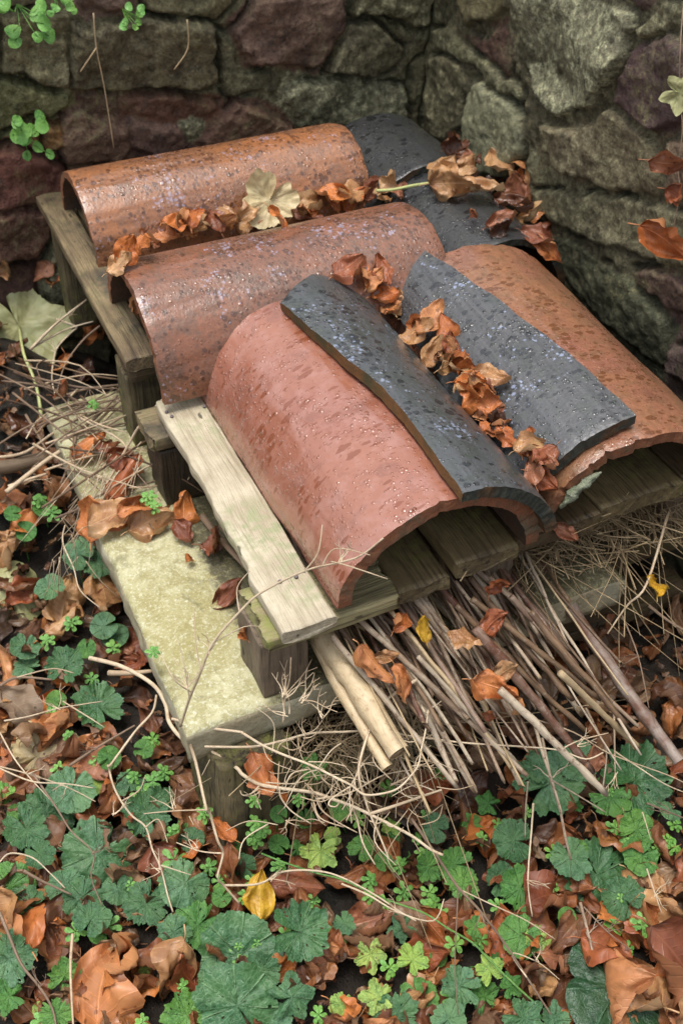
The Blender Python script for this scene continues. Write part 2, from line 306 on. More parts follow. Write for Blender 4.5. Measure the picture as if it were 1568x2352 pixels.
M['iron'] = rough_mat('grey nail head', (.12, .10, .11), (.16, .13, .13), (.1, .06, .05), 400, .5, .0008)
# ------------------------------------------------------------------ object helpers
BUILT = []     # solid things for resting other things on
SOLID = []
def mk(name, V, F, mats, parent=None, uv=None, mi=None, smooth=True, base=None, solid=False):
    V = np.asarray(V, float)
    if base is None: base = Vector((0, 0, 0))
    if solid: SOLID.append((V.copy(), F))
    me = bpy.data.meshes.new(name); me.from_pydata((V-np.array(base)).tolist(), [], [tuple(int(i) for i in f) for f in F])
    if not isinstance(mats, (list, tuple)): mats = [mats]
    for q in mats: me.materials.append(M[q])
    if mi is not None: me.polygons.foreach_set('material_index', np.asarray(mi, dtype=np.int32))
    if uv is not None:
        l = me.uv_layers.new(name='UVMap'); idx = np.zeros(len(me.loops), dtype=np.int32); me.loops.foreach_get('vertex_index', idx)
        l.data.foreach_set('uv', np.asarray(uv, float)[idx].ravel())
    if smooth: me.polygons.foreach_set('use_smooth', [True]*len(me.polygons))
    me.update(); o = bpy.data.objects.new(name, me); COL.objects.link(o); o.location = base
    if parent: o.parent = parent; o.location = Vector(base)-parent.location if parent.rotation_euler == Euler((0, 0, 0)) else base
    return o
def tag(o, label=None, cat=None, group=None, kind=None):
    if label: o['label'] = label
    if cat: o['category'] = cat
    if group: o['group'] = group
    if kind: o['kind'] = kind
    return o
def empty(name, loc, label=None, cat=None, group=None):
    o = bpy.data.objects.new(name, None); COL.objects.link(o); o.location = loc; o.empty_display_size = .02
    return tag(o, label, cat, group)
def beam(axis, a0, a1, c0, c1, z0, z1, seed=0, r=.0025, wob=.002, endwob=.003, nl=40, edge=None):
    """rounded, slightly uneven board along 'y' or 'x'; returns local verts (length on Y), faces, base, rotation"""
    w, h, L = c1-c0, z1-z0, a1-a0
    prof = []
    for sx, sz, a in ((1, 1, 0), (-1, 1, 90), (-1, -1, 180), (1, -1, 270)):
        for k in range(3):
            t = math.radians(a+45*k); prof.append((sx*(w/2-r)+r*math.cos(t), sz*(h/2-r)+r*math.sin(t)))
    P = []
    for i in range(len(prof)):
        p, q = prof[i], prof[(i+1) % len(prof)]; d = math.hypot(q[0]-p[0], q[1]-p[1]); n = max(1, int(d/.008))
        for k in range(n): P.append((p[0]+(q[0]-p[0])*k/n, p[1]+(q[1]-p[1])*k/n))
    P = np.array(P); n = len(P); ys = np.linspace(0, 1, nl); V = []
    for y in ys:
        Y = np.full(n, y*L-L/2)
        if y in (0, 1): Y = Y + (1 if y == 0 else -1)*np.abs(vn(P[:, 0]*90, P[:, 1]*90, y*7, seed))*endwob
        dx = vn(Y*14, P[:, 1]*30, P[:, 0]*8, seed+1)*wob + vn(Y*60, P[:, 1]*60, P[:, 0]*60, seed+3)*wob*.35
        dz = vn(Y*12, P[:, 0]*30, 0, seed+2)*wob*.7
        X = P[:, 0]+dx
        if edge is not None: X = X + edge(Y+L/2)*np.clip(-P[:, 0]/(w/2), 0, 1)
        V.append(np.c_[X, Y, P[:, 1]+dz])
    V = np.concatenate(V); F = []
    for j in range(nl-1):
        for i in range(n): F.append((j*n+i, j*n+(i+1) % n, (j+1)*n+(i+1) % n, (j+1)*n+i))
    F.append(tuple(range(n))[::-1]); F.append(tuple((nl-1)*n+i for i in range(n)))
    return V, F, w, h, L
def board(name, parent, mat, axis, a0, a1, c0, c1, z0, z1, seed=0, tilt=0, rz=0, **k):
    V, F, w, h, L = beam(axis, a0, a1, c0, c1, z0, z1, seed, **k)
    cen = Vector(((c0+c1)/2, (a0+a1)/2, (z0+z1)/2)) if axis == 'y' else Vector(((a0+a1)/2, (c0+c1)/2, (z0+z1)/2))
    if axis == 'z': cen = Vector(((c0[0]+c0[1])/2, (c1[0]+c1[1])/2, (a0+a1)/2))
    me = bpy.data.meshes.new(name); me.from_pydata(V.tolist(), [], F); me.materials.append(M[mat])
    me.polygons.foreach_set('use_smooth', [True]*(len(F)-2)+[False]*2); me.update()
    o = bpy.data.objects.new(name, me); COL.objects.link(o)
    R = Euler((tilt, 0, rz + (-PI/2 if axis == 'x' else 0))); o.rotation_euler = R; o.location = cen
    Wd = V @ np.array(R.to_matrix()).T + np.array(cen); SOLID.append((Wd, F))
    if parent: o.parent = parent; o.location = cen-parent.location
    return o
def post(name, parent, mat, x0, x1, y0, y1, z0, z1, seed=0, lean=(0, 0), **k):
    """upright block with the grain running up"""
    V, F, w, h, L = beam('y', z0, z1, x0, x1, y0, y1, seed, nl=16, **k)
    cen = Vector(((x0+x1)/2, (y0+y1)/2, (z0+z1)/2))
    me = bpy.data.meshes.new(name); me.from_pydata(V.tolist(), [], F); me.materials.append(M[mat])
    me.polygons.foreach_set('use_smooth', [True]*(len(F)-2)+[False]*2); me.update()
    o = bpy.data.objects.new(name, me); COL.objects.link(o)
    R = Euler((PI/2+lean[0], lean[1], 0)); o.rotation_euler = R; o.location = cen
    SOLID.append((V @ np.array(R.to_matrix()).T + np.array(cen), F))
    if parent: o.parent = parent; o.location = cen-parent.location
    return o
def tube_geo(P, R, n=7, cap=True, knots=None):
    P = [Vector(p) for p in P]; V = []; UV = []; F = []; L = 0; up = Vector((.13, .21, .97))
    for i, p in enumerate(P):
        t = (P[min(i+1, len(P)-1)]-P[max(i-1, 0)]).normalized(); a = t.cross(up)
        if a.length < 1e-3: a = t.cross(Vector((1, 0, 0)))
        a.normalize(); b = t.cross(a).normalized(); r = R[i] if hasattr(R, '__len__') else R
        if i: L += (p-P[i-1]).length
        for k in range(n):
            th = 2*PI*k/n; V.append(p+a*math.cos(th)*r+b*math.sin(th)*r); UV.append((th*r if r > .004 else th*.004, L))
    for i in range(len(P)-1):
        for k in range(n): F.append((i*n+k, (i+1)*n+k, (i+1)*n+(k+1) % n, i*n+(k+1) % n))
    if cap: F.append(tuple(range(n))); F.append(tuple((len(P)-1)*n+k for k in range(n))[::-1])
    return [tuple(v) for v in V], F, UV
def smooth_path(P, k=5):
    P = [Vector(p) for p in P]; out = []
    for i in range(len(P)-1):
        p0, p1, p2, p3 = P[max(i-1, 0)], P[i], P[i+1], P[min(i+2, len(P)-1)]
        for j in range(k):
            t = j/k; out.append(.5*((2*p1)+(p2-p0)*t+(2*p0-5*p1+4*p2-p3)*t*t+(3*p1-p0-3*p2+p3)*t**3))
    out.append(P[-1]); return out
def tube(name, P, R, mat, parent=None, n=7, smooth_k=0, capmat=None, solid=False):
    if smooth_k:
        r0 = R if hasattr(R, '__len__') else None; m = len(P); P = smooth_path(P, smooth_k)
        if r0 is not None: R = [float(np.interp(i/(len(P)-1), np.linspace(0, 1, m), r0)) for i in range(len(P))]
    V, F, UV = tube_geo(P, R, n)
    mats = [mat]; mi = None
    if capmat: mats = [mat, capmat]; mi = [0]*(len(F)-2)+[1, 1]
    return mk(name, V, F, mats, parent, UV, mi, True, Vector(P[0]) if parent is None else Vector(P[0]), solid)
def merge(parts):
    V, F, UV = [], [], []; n = 0
    for v, f, u in parts:
        V += list(v); UV += list(u); F += [tuple(i+n for i in q) for q in f]; n += len(v)
    return V, F, UV
# ------------------------------------------------------------------ ground
def ground_h(x, y):
    x = np.asarray(x, float); y = np.asarray(y, float)
    t = np.clip((y-1.15)/.75, 0, 1); t = t*t*(3-2*t)*np.clip((.42-x)/.25, 0, 1)
    near = np.exp(-((x-.4)**2+(y-1)**2)/3)
    return -.405 + .19*t + near*(fbm(x*5, y*5, 0, 3, 4)*.035 + fbm(x*30, y*30, 0, 9, 2)*.008)
gx = np.concatenate([[-400, -80, -20, -6, -2.5], np.arange(-1.2, 1.9, .02), [2.5, 6, 20, 80, 400]])
gy = np.concatenate([[-400, -80, -20, -6, -2], np.arange(-.5, 2.3, .02), [3, 6, 20, 80, 400]])
GX, GY = np.meshgrid(gx, gy); V = np.c_[GX.ravel(), GY.ravel(), ground_h(GX, GY).ravel()]
nx = len(gx); F = [(j*nx+i, j*nx+i+1, (j+1)*nx+i+1, (j+1)*nx+i) for j in range(len(gy)-1) for i in range(nx-1)]
g = mk('ground', V, F, 'soil', solid=True); tag(g, kind='structure')
# ------------------------------------------------------------------ rubble walls
YB, XR, ZT = 2.03, 1.15, .56
RED, BRN, OLV, GRY, DRK, PUR = (.155, .072, .058), (.15, .095, .062), (.125, .118, .066), (.19, .19, .13), (.07, .055, .045), (.085, .055, .058)
back_st = [  # polygon in photo pixels, colour, lichen, height
 ([(0,20),(90,25),(155,35),(160,190),(110,205),(60,180),(0,170)], OLV, .25, .8), ([(-60,175),(70,200),(160,215),(158,240),(110,270),(60,275),(-60,330)], (.12,.13,.05), .3, .7),
 ([(-200,0),(-10,15),(-8,165),(-80,170),(-210,150)], BRN, .1, .8),
 ([(165,62),(330,38),(495,52),(500,195),(430,208),(290,210),(160,200)], (.10,.09,.055), .2, 1.), ([(165,-60),(310,-60),(305,18),(250,28),(190,26)], (.15,.10,.085), .1, .8),
 ([(540,70),(590,-10),(790,-20),(795,55),(720,160),(560,145),(545,105)], (.14,.088,.072), .1, 1.1), ([(800,60),(860,48),(935,110),(922,150),(862,178),(745,165)], (.11,.10,.062), .3, .9),
 ([(640,200),(760,185),(930,200),(942,268),(900,297),(740,297),(688,290),(665,250),(645,225)], GRY, .9, 1.), ([(283,225),(400,222),(500,240),(505,262),(370,272),(285,262)], (.13,.07,.05), .0, .7),
 ([(183,210),(278,215),(272,262),(200,268)], (.10,.062,.05), .0, .6), ([(145,262),(190,250),(250,283),(290,300),(297,350),(270,368),(150,382),(135,340)], (.155,.095,.075), .1, 1.1),
 ([(302,280),(405,285),(425,342),(370,364),(303,340)], (.125,.078,.07), .05, 1.), ([(412,282),(440,277),(458,292),(455,315),(420,320)], GRY, .9, .8),
 ([(540,238),(600,248),(667,287),(690,330),(560,350),(480,350),(452,322)], (.135,.075,.058), .1, 1.2), ([(88,292),(140,280),(146,328),(104,347)], (.19,.10,.035), .1, .6),
 ([(-60,350),(40,333),(100,365),(152,388),(158,465),(60,475),(-60,480)], (.15,.06,.048), .05, 1.2), ([(-60,487),(60,480),(120,490),(112,540),(82,592),(-60,602)], (.13,.056,.045), .15, 1.),
 ([(118,545),(150,540),(150,610),(105,612)], GRY, .4, .6), ([(-40,607),(85,607),(92,700),(-40,720)], (.08,.045,.04), .0, .7), ([(810,-40),(1000,-40),(985,55),(880,40),(812,35)], OLV, .5, .9),
 ([(325,-60),(500,-50),(540,0),(500,40),(340,28)], OLV, .2, .5), ([(510,70),(535,100),(550,160),(640,180),(630,215),(520,225),(508,200)], (.085,.085,.05), .3, .4), ([(945,150),(985,130),(965,290),(948,290)], OLV, .2, .5)]
right_st = [
 ([(976,125),(1024,130),(1064,165),(1054,290),(1024,325),(984,300)], (.11,.10,.06), .35, .8), ([(1084,210),(1119,187),(1174,225),(1200,260),(1196,350),(1174,410),(1100,400),(1066,330),(1071,260)], (.25,.27,.185), .35, 1.),
 ([(1044,70),(1084,80),(1109,97),(1134,65),(1184,78),(1176,175),(1134,150),(1084,110)], (.085,.048,.04), .0, .4), ([(1209,-60),(1300,-60),(1374,5),(1454,28),(1464,65),(1444,130),(1399,200),(1359,240),(1289,262),(1234,220),(1211,150),(1203,75)], (.24,.24,.17), 1., 1.5),
 ([(1464,108),(1534,82),(1590,100),(1620,250),(1534,290),(1494,305),(1449,280),(1411,235),(1430,165)], PUR, .0, 1.2), ([(1475,60),(1530,10),(1620,0),(1640,80),(1530,72),(1475,95)], OLV, .5, .7),
 ([(1385,-40),(1500,-40),(1500,5),(1462,18)], (.09,.06,.055), .0, .5), ([(1249,278),(1334,300),(1404,255),(1494,325),(1524,400),(1514,450),(1394,430),(1309,400),(1259,350)], (.15,.125,.08), .35, .9),
 ([(1222,440),(1384,442),(1509,470),(1620,500),(1640,625),(1484,600),(1309,530),(1240,500)], (.13,.12,.075), .35, .8), ([(1449,612),(1568,645),(1640,680),(1600,730),(1534,710),(1459,643)], (.10,.062,.055), .05, .7),
 ([(1534,808),(1600,795),(1680,850),(1600,890),(1529,853)], (.12,.08,.085), .1, .9), ([(1210,510),(1300,545),(1440,640),(1530,730),(1520,850),(1470,810),(1350,700),(1250,600)], (.055,.062,.04), .15, .5),
 ([(1530,320),(1620,300),(1640,460),(1535,452)], (.15,.10,.075), .2, .7), ([(990,60),(1035,60),(1075,115),(1130,155),(1200,195),(1200,235),(1115,180),(1068,150),(1000,115)], (.10,.10,.06), .3, .5)]
def sdist(P, poly):
    poly = np.array(poly); d = np.full(len(P), 1e9); ins = np.zeros(len(P), bool)
    for a, b in zip(poly, np.roll(poly, -1, 0)):
        ab = b-a; t = np.clip(((P-a)@ab)/(ab@ab+1e-12), 0, 1); d = np.minimum(d, np.linalg.norm(P-a-t[:, None]*ab, axis=1))
        c = ((a[1] > P[:, 1]) != (b[1] > P[:, 1])); with_ = (b[0]-a[0])*(P[:, 1]-a[1])/(b[1]-a[1]+1e-12)+a[0]; ins ^= c & (P[:, 0] < with_)
    return np.where(ins, d, -d)
def wall(name, stones, plane, s0, s1, back, label):
    st = .0048; ss = np.arange(s0, s1, st); zs = np.arange(-.5, ZT, st); SS, ZZ = np.meshgrid(ss, zs); P = np.c_[SS.ravel(), ZZ.ravel()]
    sd0 = 5 if back else 11
    Q = P + np.c_[fbm(P[:, 0]*22, P[:, 1]*22, 0, sd0, 4), fbm(P[:, 0]*22, P[:, 1]*22, 4, sd0+5, 4)]*.013
    best = np.full(len(P), -1e9); idx = np.full(len(P), -1); polys = []
    for k, (poly, c, l, h) in enumerate(stones):
        w = [aty(*p, YB) if back else atx(*p, XR) for p in poly]; w = [((q.x if back else q.y), q.z) for q in w]; polys.append(w)
        d = sdist(Q, w); idx = np.where(d > best, k, idx); best = np.maximum(best, d)
    cols = [s[1] for s in stones]; lic = [s[2] for s in stones]; hs_ = [s[3] for s in stones]
    # rubble beyond what the photograph shows, and small filler stones in the joints
    r2 = np.random.default_rng(21 if back else 22); seeds = []
    for a in np.arange(s0-.1, s1+.1, .15):
        for b in np.arange(-.6, ZT+.1, .105): seeds.append((a+r2.uniform(-.05, .05), b+r2.uniform(-.03, .03)))
    seeds = np.array(seeds); dd = np.linalg.norm((Q[:, None, :]-seeds[None])*np.array([1, 1.35]), axis=2); o = np.argsort(dd, 1)[:, :2]
    f = (np.take_along_axis(dd, o[:, 1:2], 1)-np.take_along_axis(dd, o[:, :1], 1))[:, 0]*.5-.006
    seedd = np.array([max(sdist(np.array([s]), w)[0] for w in polys) for s in seeds])
    far = seedd[o[:, 0]] < -.045; use = far & (best < f)
    pal = np.array([RED, BRN, OLV, GRY, (.12, .085, .06), (.1, .1, .06)]); rc = r2.integers(0, 6, len(seeds))
    C = np.array(cols)[idx]; Lc = np.array(lic)[idx].copy(); Hc = np.array(hs_)[idx].copy()
    C[use] = pal[rc[o[use, 0]]]; Lc[use] = r2.random(len(seeds))[o[use, 0]]*.7; Hc[use] = .8
    d = np.where(use, f, best) + fbm(P[:, 0]*45, P[:, 1]*45, 0, 71, 3)*.005
    ins = np.clip(d/.007, 0, 1); dome = 1-(1-ins)**2
    tiltn = fbm(P[:, 0]*7+idx*3.1, P[:, 1]*7, idx*1.7, 31, 2)
    fc = fbm(P[:, 0]*11+idx*5, P[:, 1]*17, idx*2.3, 41, 3); facet = np.round(fc*5)/5*.6+fc*.4
    Hs = dome*(.016*Hc+.004) + np.where(d > 0, tiltn*.018*Hc+facet*(.016 if back else .010), 0)*dome - .006
    Hm = (-.018 if back else -.004) + fbm(P[:, 0]*9, P[:, 1]*9, 0, 52, 4)*.014 + fbm(P[:, 0]*50, P[:, 1]*50, 0, 51, 3)*.004
    k = np.clip((Hm-Hs)/.003+.5, 0, 1); H = Hs*(1-k)+Hm*k
    crev = np.exp(-((d+.003)/.004)**2)*np.clip((fbm(P[:, 0]*12, P[:, 1]*12, 0, 77, 2)+(.1 if back else -.15))*6, 0, 1)
    H = H - crev*.022 + fbm(P[:, 0]*60, P[:, 1]*60, 0, 54, 3)*.003
    mort = k; dark = crev*.8
    H = H + vn(P[:, 0]*120, P[:, 1]*120, 0, 61)*.0015
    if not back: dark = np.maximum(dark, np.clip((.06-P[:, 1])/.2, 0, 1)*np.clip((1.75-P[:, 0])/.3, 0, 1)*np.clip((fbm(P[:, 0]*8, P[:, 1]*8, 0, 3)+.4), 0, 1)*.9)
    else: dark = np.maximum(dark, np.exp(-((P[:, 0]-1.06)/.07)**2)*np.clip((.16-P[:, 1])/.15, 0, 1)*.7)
    if back: W3 = np.c_[P[:, 0], YB-H, P[:, 1]]
    else: W3 = np.c_[XR-H, P[:, 0], P[:, 1]]
    n = len(ss); m_ = len(zs); F = [(j*n+i, j*n+i+1, (j+1)*n+i+1, (j+1)*n+i) for j in range(m_-1) for i in range(n-1)]
    if not back: F = [q[::-1] for q in F]
    nv = len(W3); T = .35; dv = np.array([0, T, 0]) if back else np.array([T, 0, 0])
    cn = [0, n-1, (m_-1)*n+n-1, (m_-1)*n]
    ring = list(range(n))+[j*n+n-1 for j in range(1, m_)]+[(m_-1)*n+i for i in range(n-2, -1, -1)]+[j*n for j in range(m_-2, 0, -1)]
    B = W3[ring].copy(); B[:, 1 if back else 0] = (YB if back else XR)+T; W3 = np.concatenate([W3, B]); R_ = len(ring)
    for i in range(R_):
        q = (ring[i], nv+i, nv+(i+1) % R_, ring[(i+1) % R_]); F.append(q if back else q[::-1])
    F.append(tuple(nv+i for i in range(R_)))
    o = mk(name, W3, F, 'wall', solid=True, base=Vector((s0, YB, -.5)) if back else Vector((XR, s0, -.5)))
    pad = lambda a: np.concatenate([a, np.zeros((len(W3)-nv, 4))+[.12, .11, .07, 1]])
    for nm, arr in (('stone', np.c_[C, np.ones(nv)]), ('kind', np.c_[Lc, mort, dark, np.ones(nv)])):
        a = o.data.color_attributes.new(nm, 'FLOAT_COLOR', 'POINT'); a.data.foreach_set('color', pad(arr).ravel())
    return tag(o, label, 'stone wall')
wall('stone_wall', back_st, 'y', -.75, XR+.02, True, 'back rubble stone wall with red and mossy olive stones behind the clay tiles')
wall('stone_wall', right_st, 'x', .25, YB+.02, False, 'right hand rubble wall with pale lichen boulder and purple stone')
# ------------------------------------------------------------------ clay ridge tiles
def ridge(name, loc, L, rx, rz, a0, a1, th, mat, edge, label, yaw=0, seed=0, chip=.004, cut0=None, roll=0, pitch=0, inner='inner', side=None, na=150, nl=60):
    """half-round tile along local +Y, foot plane z=0, near end at y=0"""
    f0 = a0 if callable(a0) else (lambda q: q*0+a0); f1 = a1 if callable(a1) else (lambda q: q*0+a1)
    t = np.linspace(0, 1, nl); sv = np.linspace(0, 1, na); SV, T = np.meshgrid(sv, t); A = np.radians(f0(T)+(f1(T)-f0(T))*SV); a = A.mean(0)
    if callable(a0) or callable(a1): A = A + np.radians(fbm(T*14, 3, 0, seed, 3))*1.2*(np.abs(SV-.5)*2)**6
    y0 = (fbm(a*3, 0, 0, seed+5, 3)+.5)*chip*.5 + np.clip(vn(a*11, 5, 0, seed+6)-.6, 0, 1)*chip*1.5 + vn(a*45, 0, 0, seed+8)*chip*.06; y1 = L-(fbm(a*4, 3, 0, seed+7, 4)+.5)*chip*.7
    if cut0 is not None: y1 = y1-np.array([cut0(q) for q in np.degrees(a)])
    Y = y0+(y1-y0)*T
    def shell(off, amp, sd):
        n = fbm(np.cos(A)*2, Y*4, np.sin(A)*2, sd+3, 2)*amp*1.6 + fbm(np.cos(A)*5, Y*7, np.sin(A)*5, sd, 3)*amp + fbm(np.cos(A)*30, Y*30, np.sin(A)*30, sd+9, 2)*amp*.18
        return np.stack([np.cos(A)*(rx-off+n), Y, np.sin(A)*(rz-off+n)], -1).reshape(-1, 3)
    O = shell(0, .0022, seed); I = shell(th, .0025, seed+40)
    # rounded arris: pull the outer skin in a little at its borders
    for j in (0, nl-1): O[j*na:(j+1)*na, [0, 2]] *= (1-.0015/rx)
    V = np.concatenate([O, I]); n = na*nl; F = []; mi = []
    for j in range(nl-1):
        for i in range(na-1):
            F.append((j*na+i, (j+1)*na+i, (j+1)*na+i+1, j*na+i+1)); mi.append(0)
            F.append((n+j*na+i, n+j*na+i+1, n+(j+1)*na+i+1, n+(j+1)*na+i)); mi.append(2)
    uv = np.c_[Y.ravel(), (A*rx).ravel()]; uv = np.concatenate([uv, uv])
    # rims get their own vertices with a rough middle row
    def rim(ids, sid, mt):
        nonlocal V, uv
        k = len(V); q = len(ids); o_, i_ = V[ids], V[[x+n for x in ids]]
        rows = []
        for s in (0, .3, .65, 1): 
            r = o_*(1-s)+i_*s
            if 0 < s < 1: r = r + vn(r[:, 0]*160, r[:, 1]*160, r[:, 2]*160, sid)[:, None]*np.array(rdir)*.0016
            rows.append(r)
        V = np.concatenate([V]+rows); uv = np.concatenate([uv]+[uv[ids]]*4)
        for r in range(3):
            for i in range(q-1):
                f = (k+r*q+i, k+r*q+i+1, k+(r+1)*q+i+1, k+(r+1)*q+i); F.append(f if flip else f[::-1]); mi.append(mt)
    rdir, flip = (0, -1, 0), True; rim(list(range(na)), seed+1, 1)
    rdir, flip = (0, 1, 0), False; rim([(nl-1)*na+i for i in range(na)], seed+2, 1)
    rdir, flip = (0, 0, -1), False; rim([j*na for j in range(nl)], seed+3, 1)
    rdir, flip = (0, 0, -1), True; rim([j*na+na-1 for j in range(nl)], seed+4, 3)
    R = Euler((pitch, roll, yaw)).to_matrix()
    me = bpy.data.meshes.new(name); me.from_pydata(V.tolist(), [], F)
    for q in (mat, edge, inner, side or edge): me.materials.append(M[q])
    me.polygons.foreach_set('material_index', mi); me.polygons.foreach_set('use_smooth', [True]*len(F))
    l = me.uv_layers.new(name='UVMap'); ix = np.zeros(len(me.loops), dtype=np.int32); me.loops.foreach_get('vertex_index', ix); l.data.foreach_set('uv', uv[ix].ravel())
    me.update(); body = bpy.data.objects.new(name, me); COL.objects.link(body); body.location = loc; body.rotation_euler = (pitch, roll, yaw)
    SOLID.append((V@np.array(R).T+np.array(loc), F)); return tag(body, label, 'roof tile', 'half-round ridge tiles stacked on the pallets')
D2A = [94.5, 98.5, 106.5, 117]
def patch(parent, rx, rz, th, a0, a1, y0, w, seed):
    """lump of old mortar clinging under the front edge of a tile"""
    V, F = [], []; na, nb = 60, 14
    for i in range(na):
        a = math.radians(a0+(a1-a0)*i/(na-1)); e = math.sin(PI*i/(na-1))**.5
        for j in range(nb):
            b = 2*PI*j/nb; q = (.005+.003*e+.004*float(vn(i*.16, j*.5, 0, seed))+.0012*float(vn(i*1.1, j*1.9, 0, seed)))*e
            r = -th*.95+math.cos(b)*q*.9; V.append((math.cos(a)*(rx+r), y0+math.sin(b)*q*w, math.sin(a)*(rz+r)))
    for i in range(na-1):
        for j in range(nb): F.append((i*nb+j, i*nb+(j+1) % nb, (i+1)*nb+(j+1) % nb, (i+1)*nb+j))
    return mk('mortar', V, F, 'mortar', parent)
T3 = ridge('ridge_tile', (.537, .822, -.002), .50, .149, .131, 0, 180, .021, 'terracotta_pink', 'edge_orange', 'smooth pink terracotta half-round tile, front left beside the pale plank', seed=1, chip=.006)
patch(T3, .149, .131, .021, 50, 74, -.003, 1.2, 3); patch(T3, .149, .131, .021, 98, 134, -.003, 1.1, 5)
T4 = ridge('ridge_tile', (.848, .835, -.004), .52, .158, .122, 0, 180, .020, 'terracotta_ochre', 'edge_orange', 'ochre orange half-round tile at the right under the wide dark tile', yaw=math.radians(-2), pitch=math.radians(1.5), seed=2, chip=.010)
patch(T4, .158, .122, .022, 122, 158, -.001, .8, 8)
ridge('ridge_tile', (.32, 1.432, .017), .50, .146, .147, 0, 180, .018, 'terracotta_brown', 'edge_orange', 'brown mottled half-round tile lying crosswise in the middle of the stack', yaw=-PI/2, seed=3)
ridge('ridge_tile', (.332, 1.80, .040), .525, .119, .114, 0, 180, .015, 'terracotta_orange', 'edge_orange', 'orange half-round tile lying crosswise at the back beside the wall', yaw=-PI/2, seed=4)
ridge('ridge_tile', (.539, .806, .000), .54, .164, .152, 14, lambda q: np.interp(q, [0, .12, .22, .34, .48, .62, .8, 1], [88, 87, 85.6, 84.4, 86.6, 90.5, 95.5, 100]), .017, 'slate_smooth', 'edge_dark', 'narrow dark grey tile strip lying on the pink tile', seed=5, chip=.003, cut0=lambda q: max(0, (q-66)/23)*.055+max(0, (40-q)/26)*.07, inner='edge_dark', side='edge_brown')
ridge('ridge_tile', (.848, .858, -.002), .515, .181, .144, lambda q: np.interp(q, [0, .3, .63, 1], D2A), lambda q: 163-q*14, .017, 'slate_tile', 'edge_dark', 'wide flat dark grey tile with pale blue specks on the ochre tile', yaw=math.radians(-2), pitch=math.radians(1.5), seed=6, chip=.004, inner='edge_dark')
ridge('ridge_tile', (.972, 1.395, -.045), .42, .140, .142, 0, 180, .016, 'slate_rear', 'edge_dark', 'black half-round tile against the right wall under fallen leaves', seed=7, pitch=.03)
ridge('ridge_tile', (.968, 1.66, -.030), .25, .150, .150, 0, 180, .016, 'slate_rear', 'edge_dark', 'black half-round tile in the far corner, dotted with wet spots', seed=8)
# ------------------------------------------------------------------ pallets, slab, timbers
fp = empty('wooden_pallet', (.6, 1.1, -.155), 'front pallet of olive boards and blocks carrying the pink and ochre tiles', 'pallet')
def pe(y):
    return .0012*np.sin(y*23)+.009*np.exp(-np.clip((y-.115)/.012, 0, 9)**2)*np.clip((.135-y)/.02, 0, 1)*-.6+.0018*vn(y*40, 0, 0, 5)
o = board('board', fp, 'wood_pale', 'y', .812, 1.328, .318, .386, -.021, 0, 3, nl=70, edge=pe, endwob=.004); o['label'] = 'bleached pale plank on top of the pallet'
o = board('board', fp, 'wood_green', 'x', .296, .486, .828, .925, -.045, -.022, 5, endwob=.012)
o = board('board', fp, 'wood_rear', 'x', .286, .486, 1.262, 1.345, -.045, -.022, 6, endwob=.012)
board('board', fp, 'wood_olive', 'y', .842, 1.38, .488, .566, -.058, -.036, 7, endwob=.006)
board('board', fp, 'wood_olive', 'y', .832, 1.38, .568, .662, -.034, -.008, 8, endwob=.006)
board('board', fp, 'wood_dark', 'y', .846, 1.38, .666, .805, -.042, -.016, 9, endwob=.006)
board('board', fp, 'wood_olive', 'y', .852, 1.38, .809, .952, -.040, -.014, 10, endwob=.006)
board('board', fp, 'wood_dark', 'y', .86, 1.38, .956, 1.07, -.042, -.016, 11, endwob=.006)
board('board', fp, 'wood_dark', 'x', .49, 1.07, 1.26, 1.34, -.082, -.060, 12)
post('block', fp, 'wood_block', .296, .362, .846, .93, -.156, -.047, 1, wob=.003)
post('block', fp, 'wood_black', .298, .38, 1.262, 1.34, -.156, -.047, 2, wob=.004)
post('block', fp, 'wood_block', .632, .688, .875, .95, -.156, -.047, 3)
post('block', fp, 'wood_block', .98, 1.05, .90, .98, -.156, -.047, 4)
post('block', fp, 'wood_dark', .65, .73, 1.265, 1.335, -.156, -.084, 5)
board('board', fp, 'wood_block', 'x', .74, 1.12, .985, 1.03, -.154, -.112, 19, wob=.003)
def nail(p, r=.0042):
    V, F, UV = tube_geo([p-Vector((0, 0, .02)), p, p+Vector((0, 0, .0005)), p+Vector((0, 0, .002)), p+Vector((0, 0, .0028))], [.0016, .0016, r, r, r*.75], 12)
    return mk('nail', V, F, 'iron', fp, UV, base=p)
for px, py in ((607, 1350), (606, 1370), (624, 1389)): nail(at(px, py, -.006))
for px, py in ((395, 958), (383, 948), (643, 1337), (680, 1326), (470, 935)): nail(at(px, py, .0005), .0028)
rp = empty('wooden_pallet', (.6, 1.7, -.155), 'rear pallet with weathered brown edge board under the crosswise tiles', 'pallet')
board('board', rp, 'wood_rear', 'y', 1.388, 1.99, .296, .348, .018, .040, 13, nl=60, endwob=.006)
for k, (a, b) in enumerate(((.356, .43), (.44, .53), (.54, .63), (.64, .73), (.74, .81))):
    board('board', rp, 'wood_rear' if k == 0 else 'wood_dark', 'y', 1.45 if k else 1.44, 1.96, a, b, .014, .036, 14+k)
board('board', rp, 'wood_dark', 'x', .300, .81, 1.40, 1.47, -.010, .012, 20)
board('board', rp, 'wood_dark', 'x', .305, .81, 1.88, 1.95, -.010, .012, 21)
post('block', rp, 'wood_moss', .298, .362, 1.42, 1.49, -.156, -.012, 6); post('block', rp, 'wood_moss', .308, .37, 1.885, 1.955, -.2, -.012, 7)
post('block', rp, 'wood_dark', .72, .80, 1.42, 1.49, -.156, -.012, 8); post('block', rp, 'wood_dark', .72, .80, 1.885, 1.955, -.156, -.012, 9)
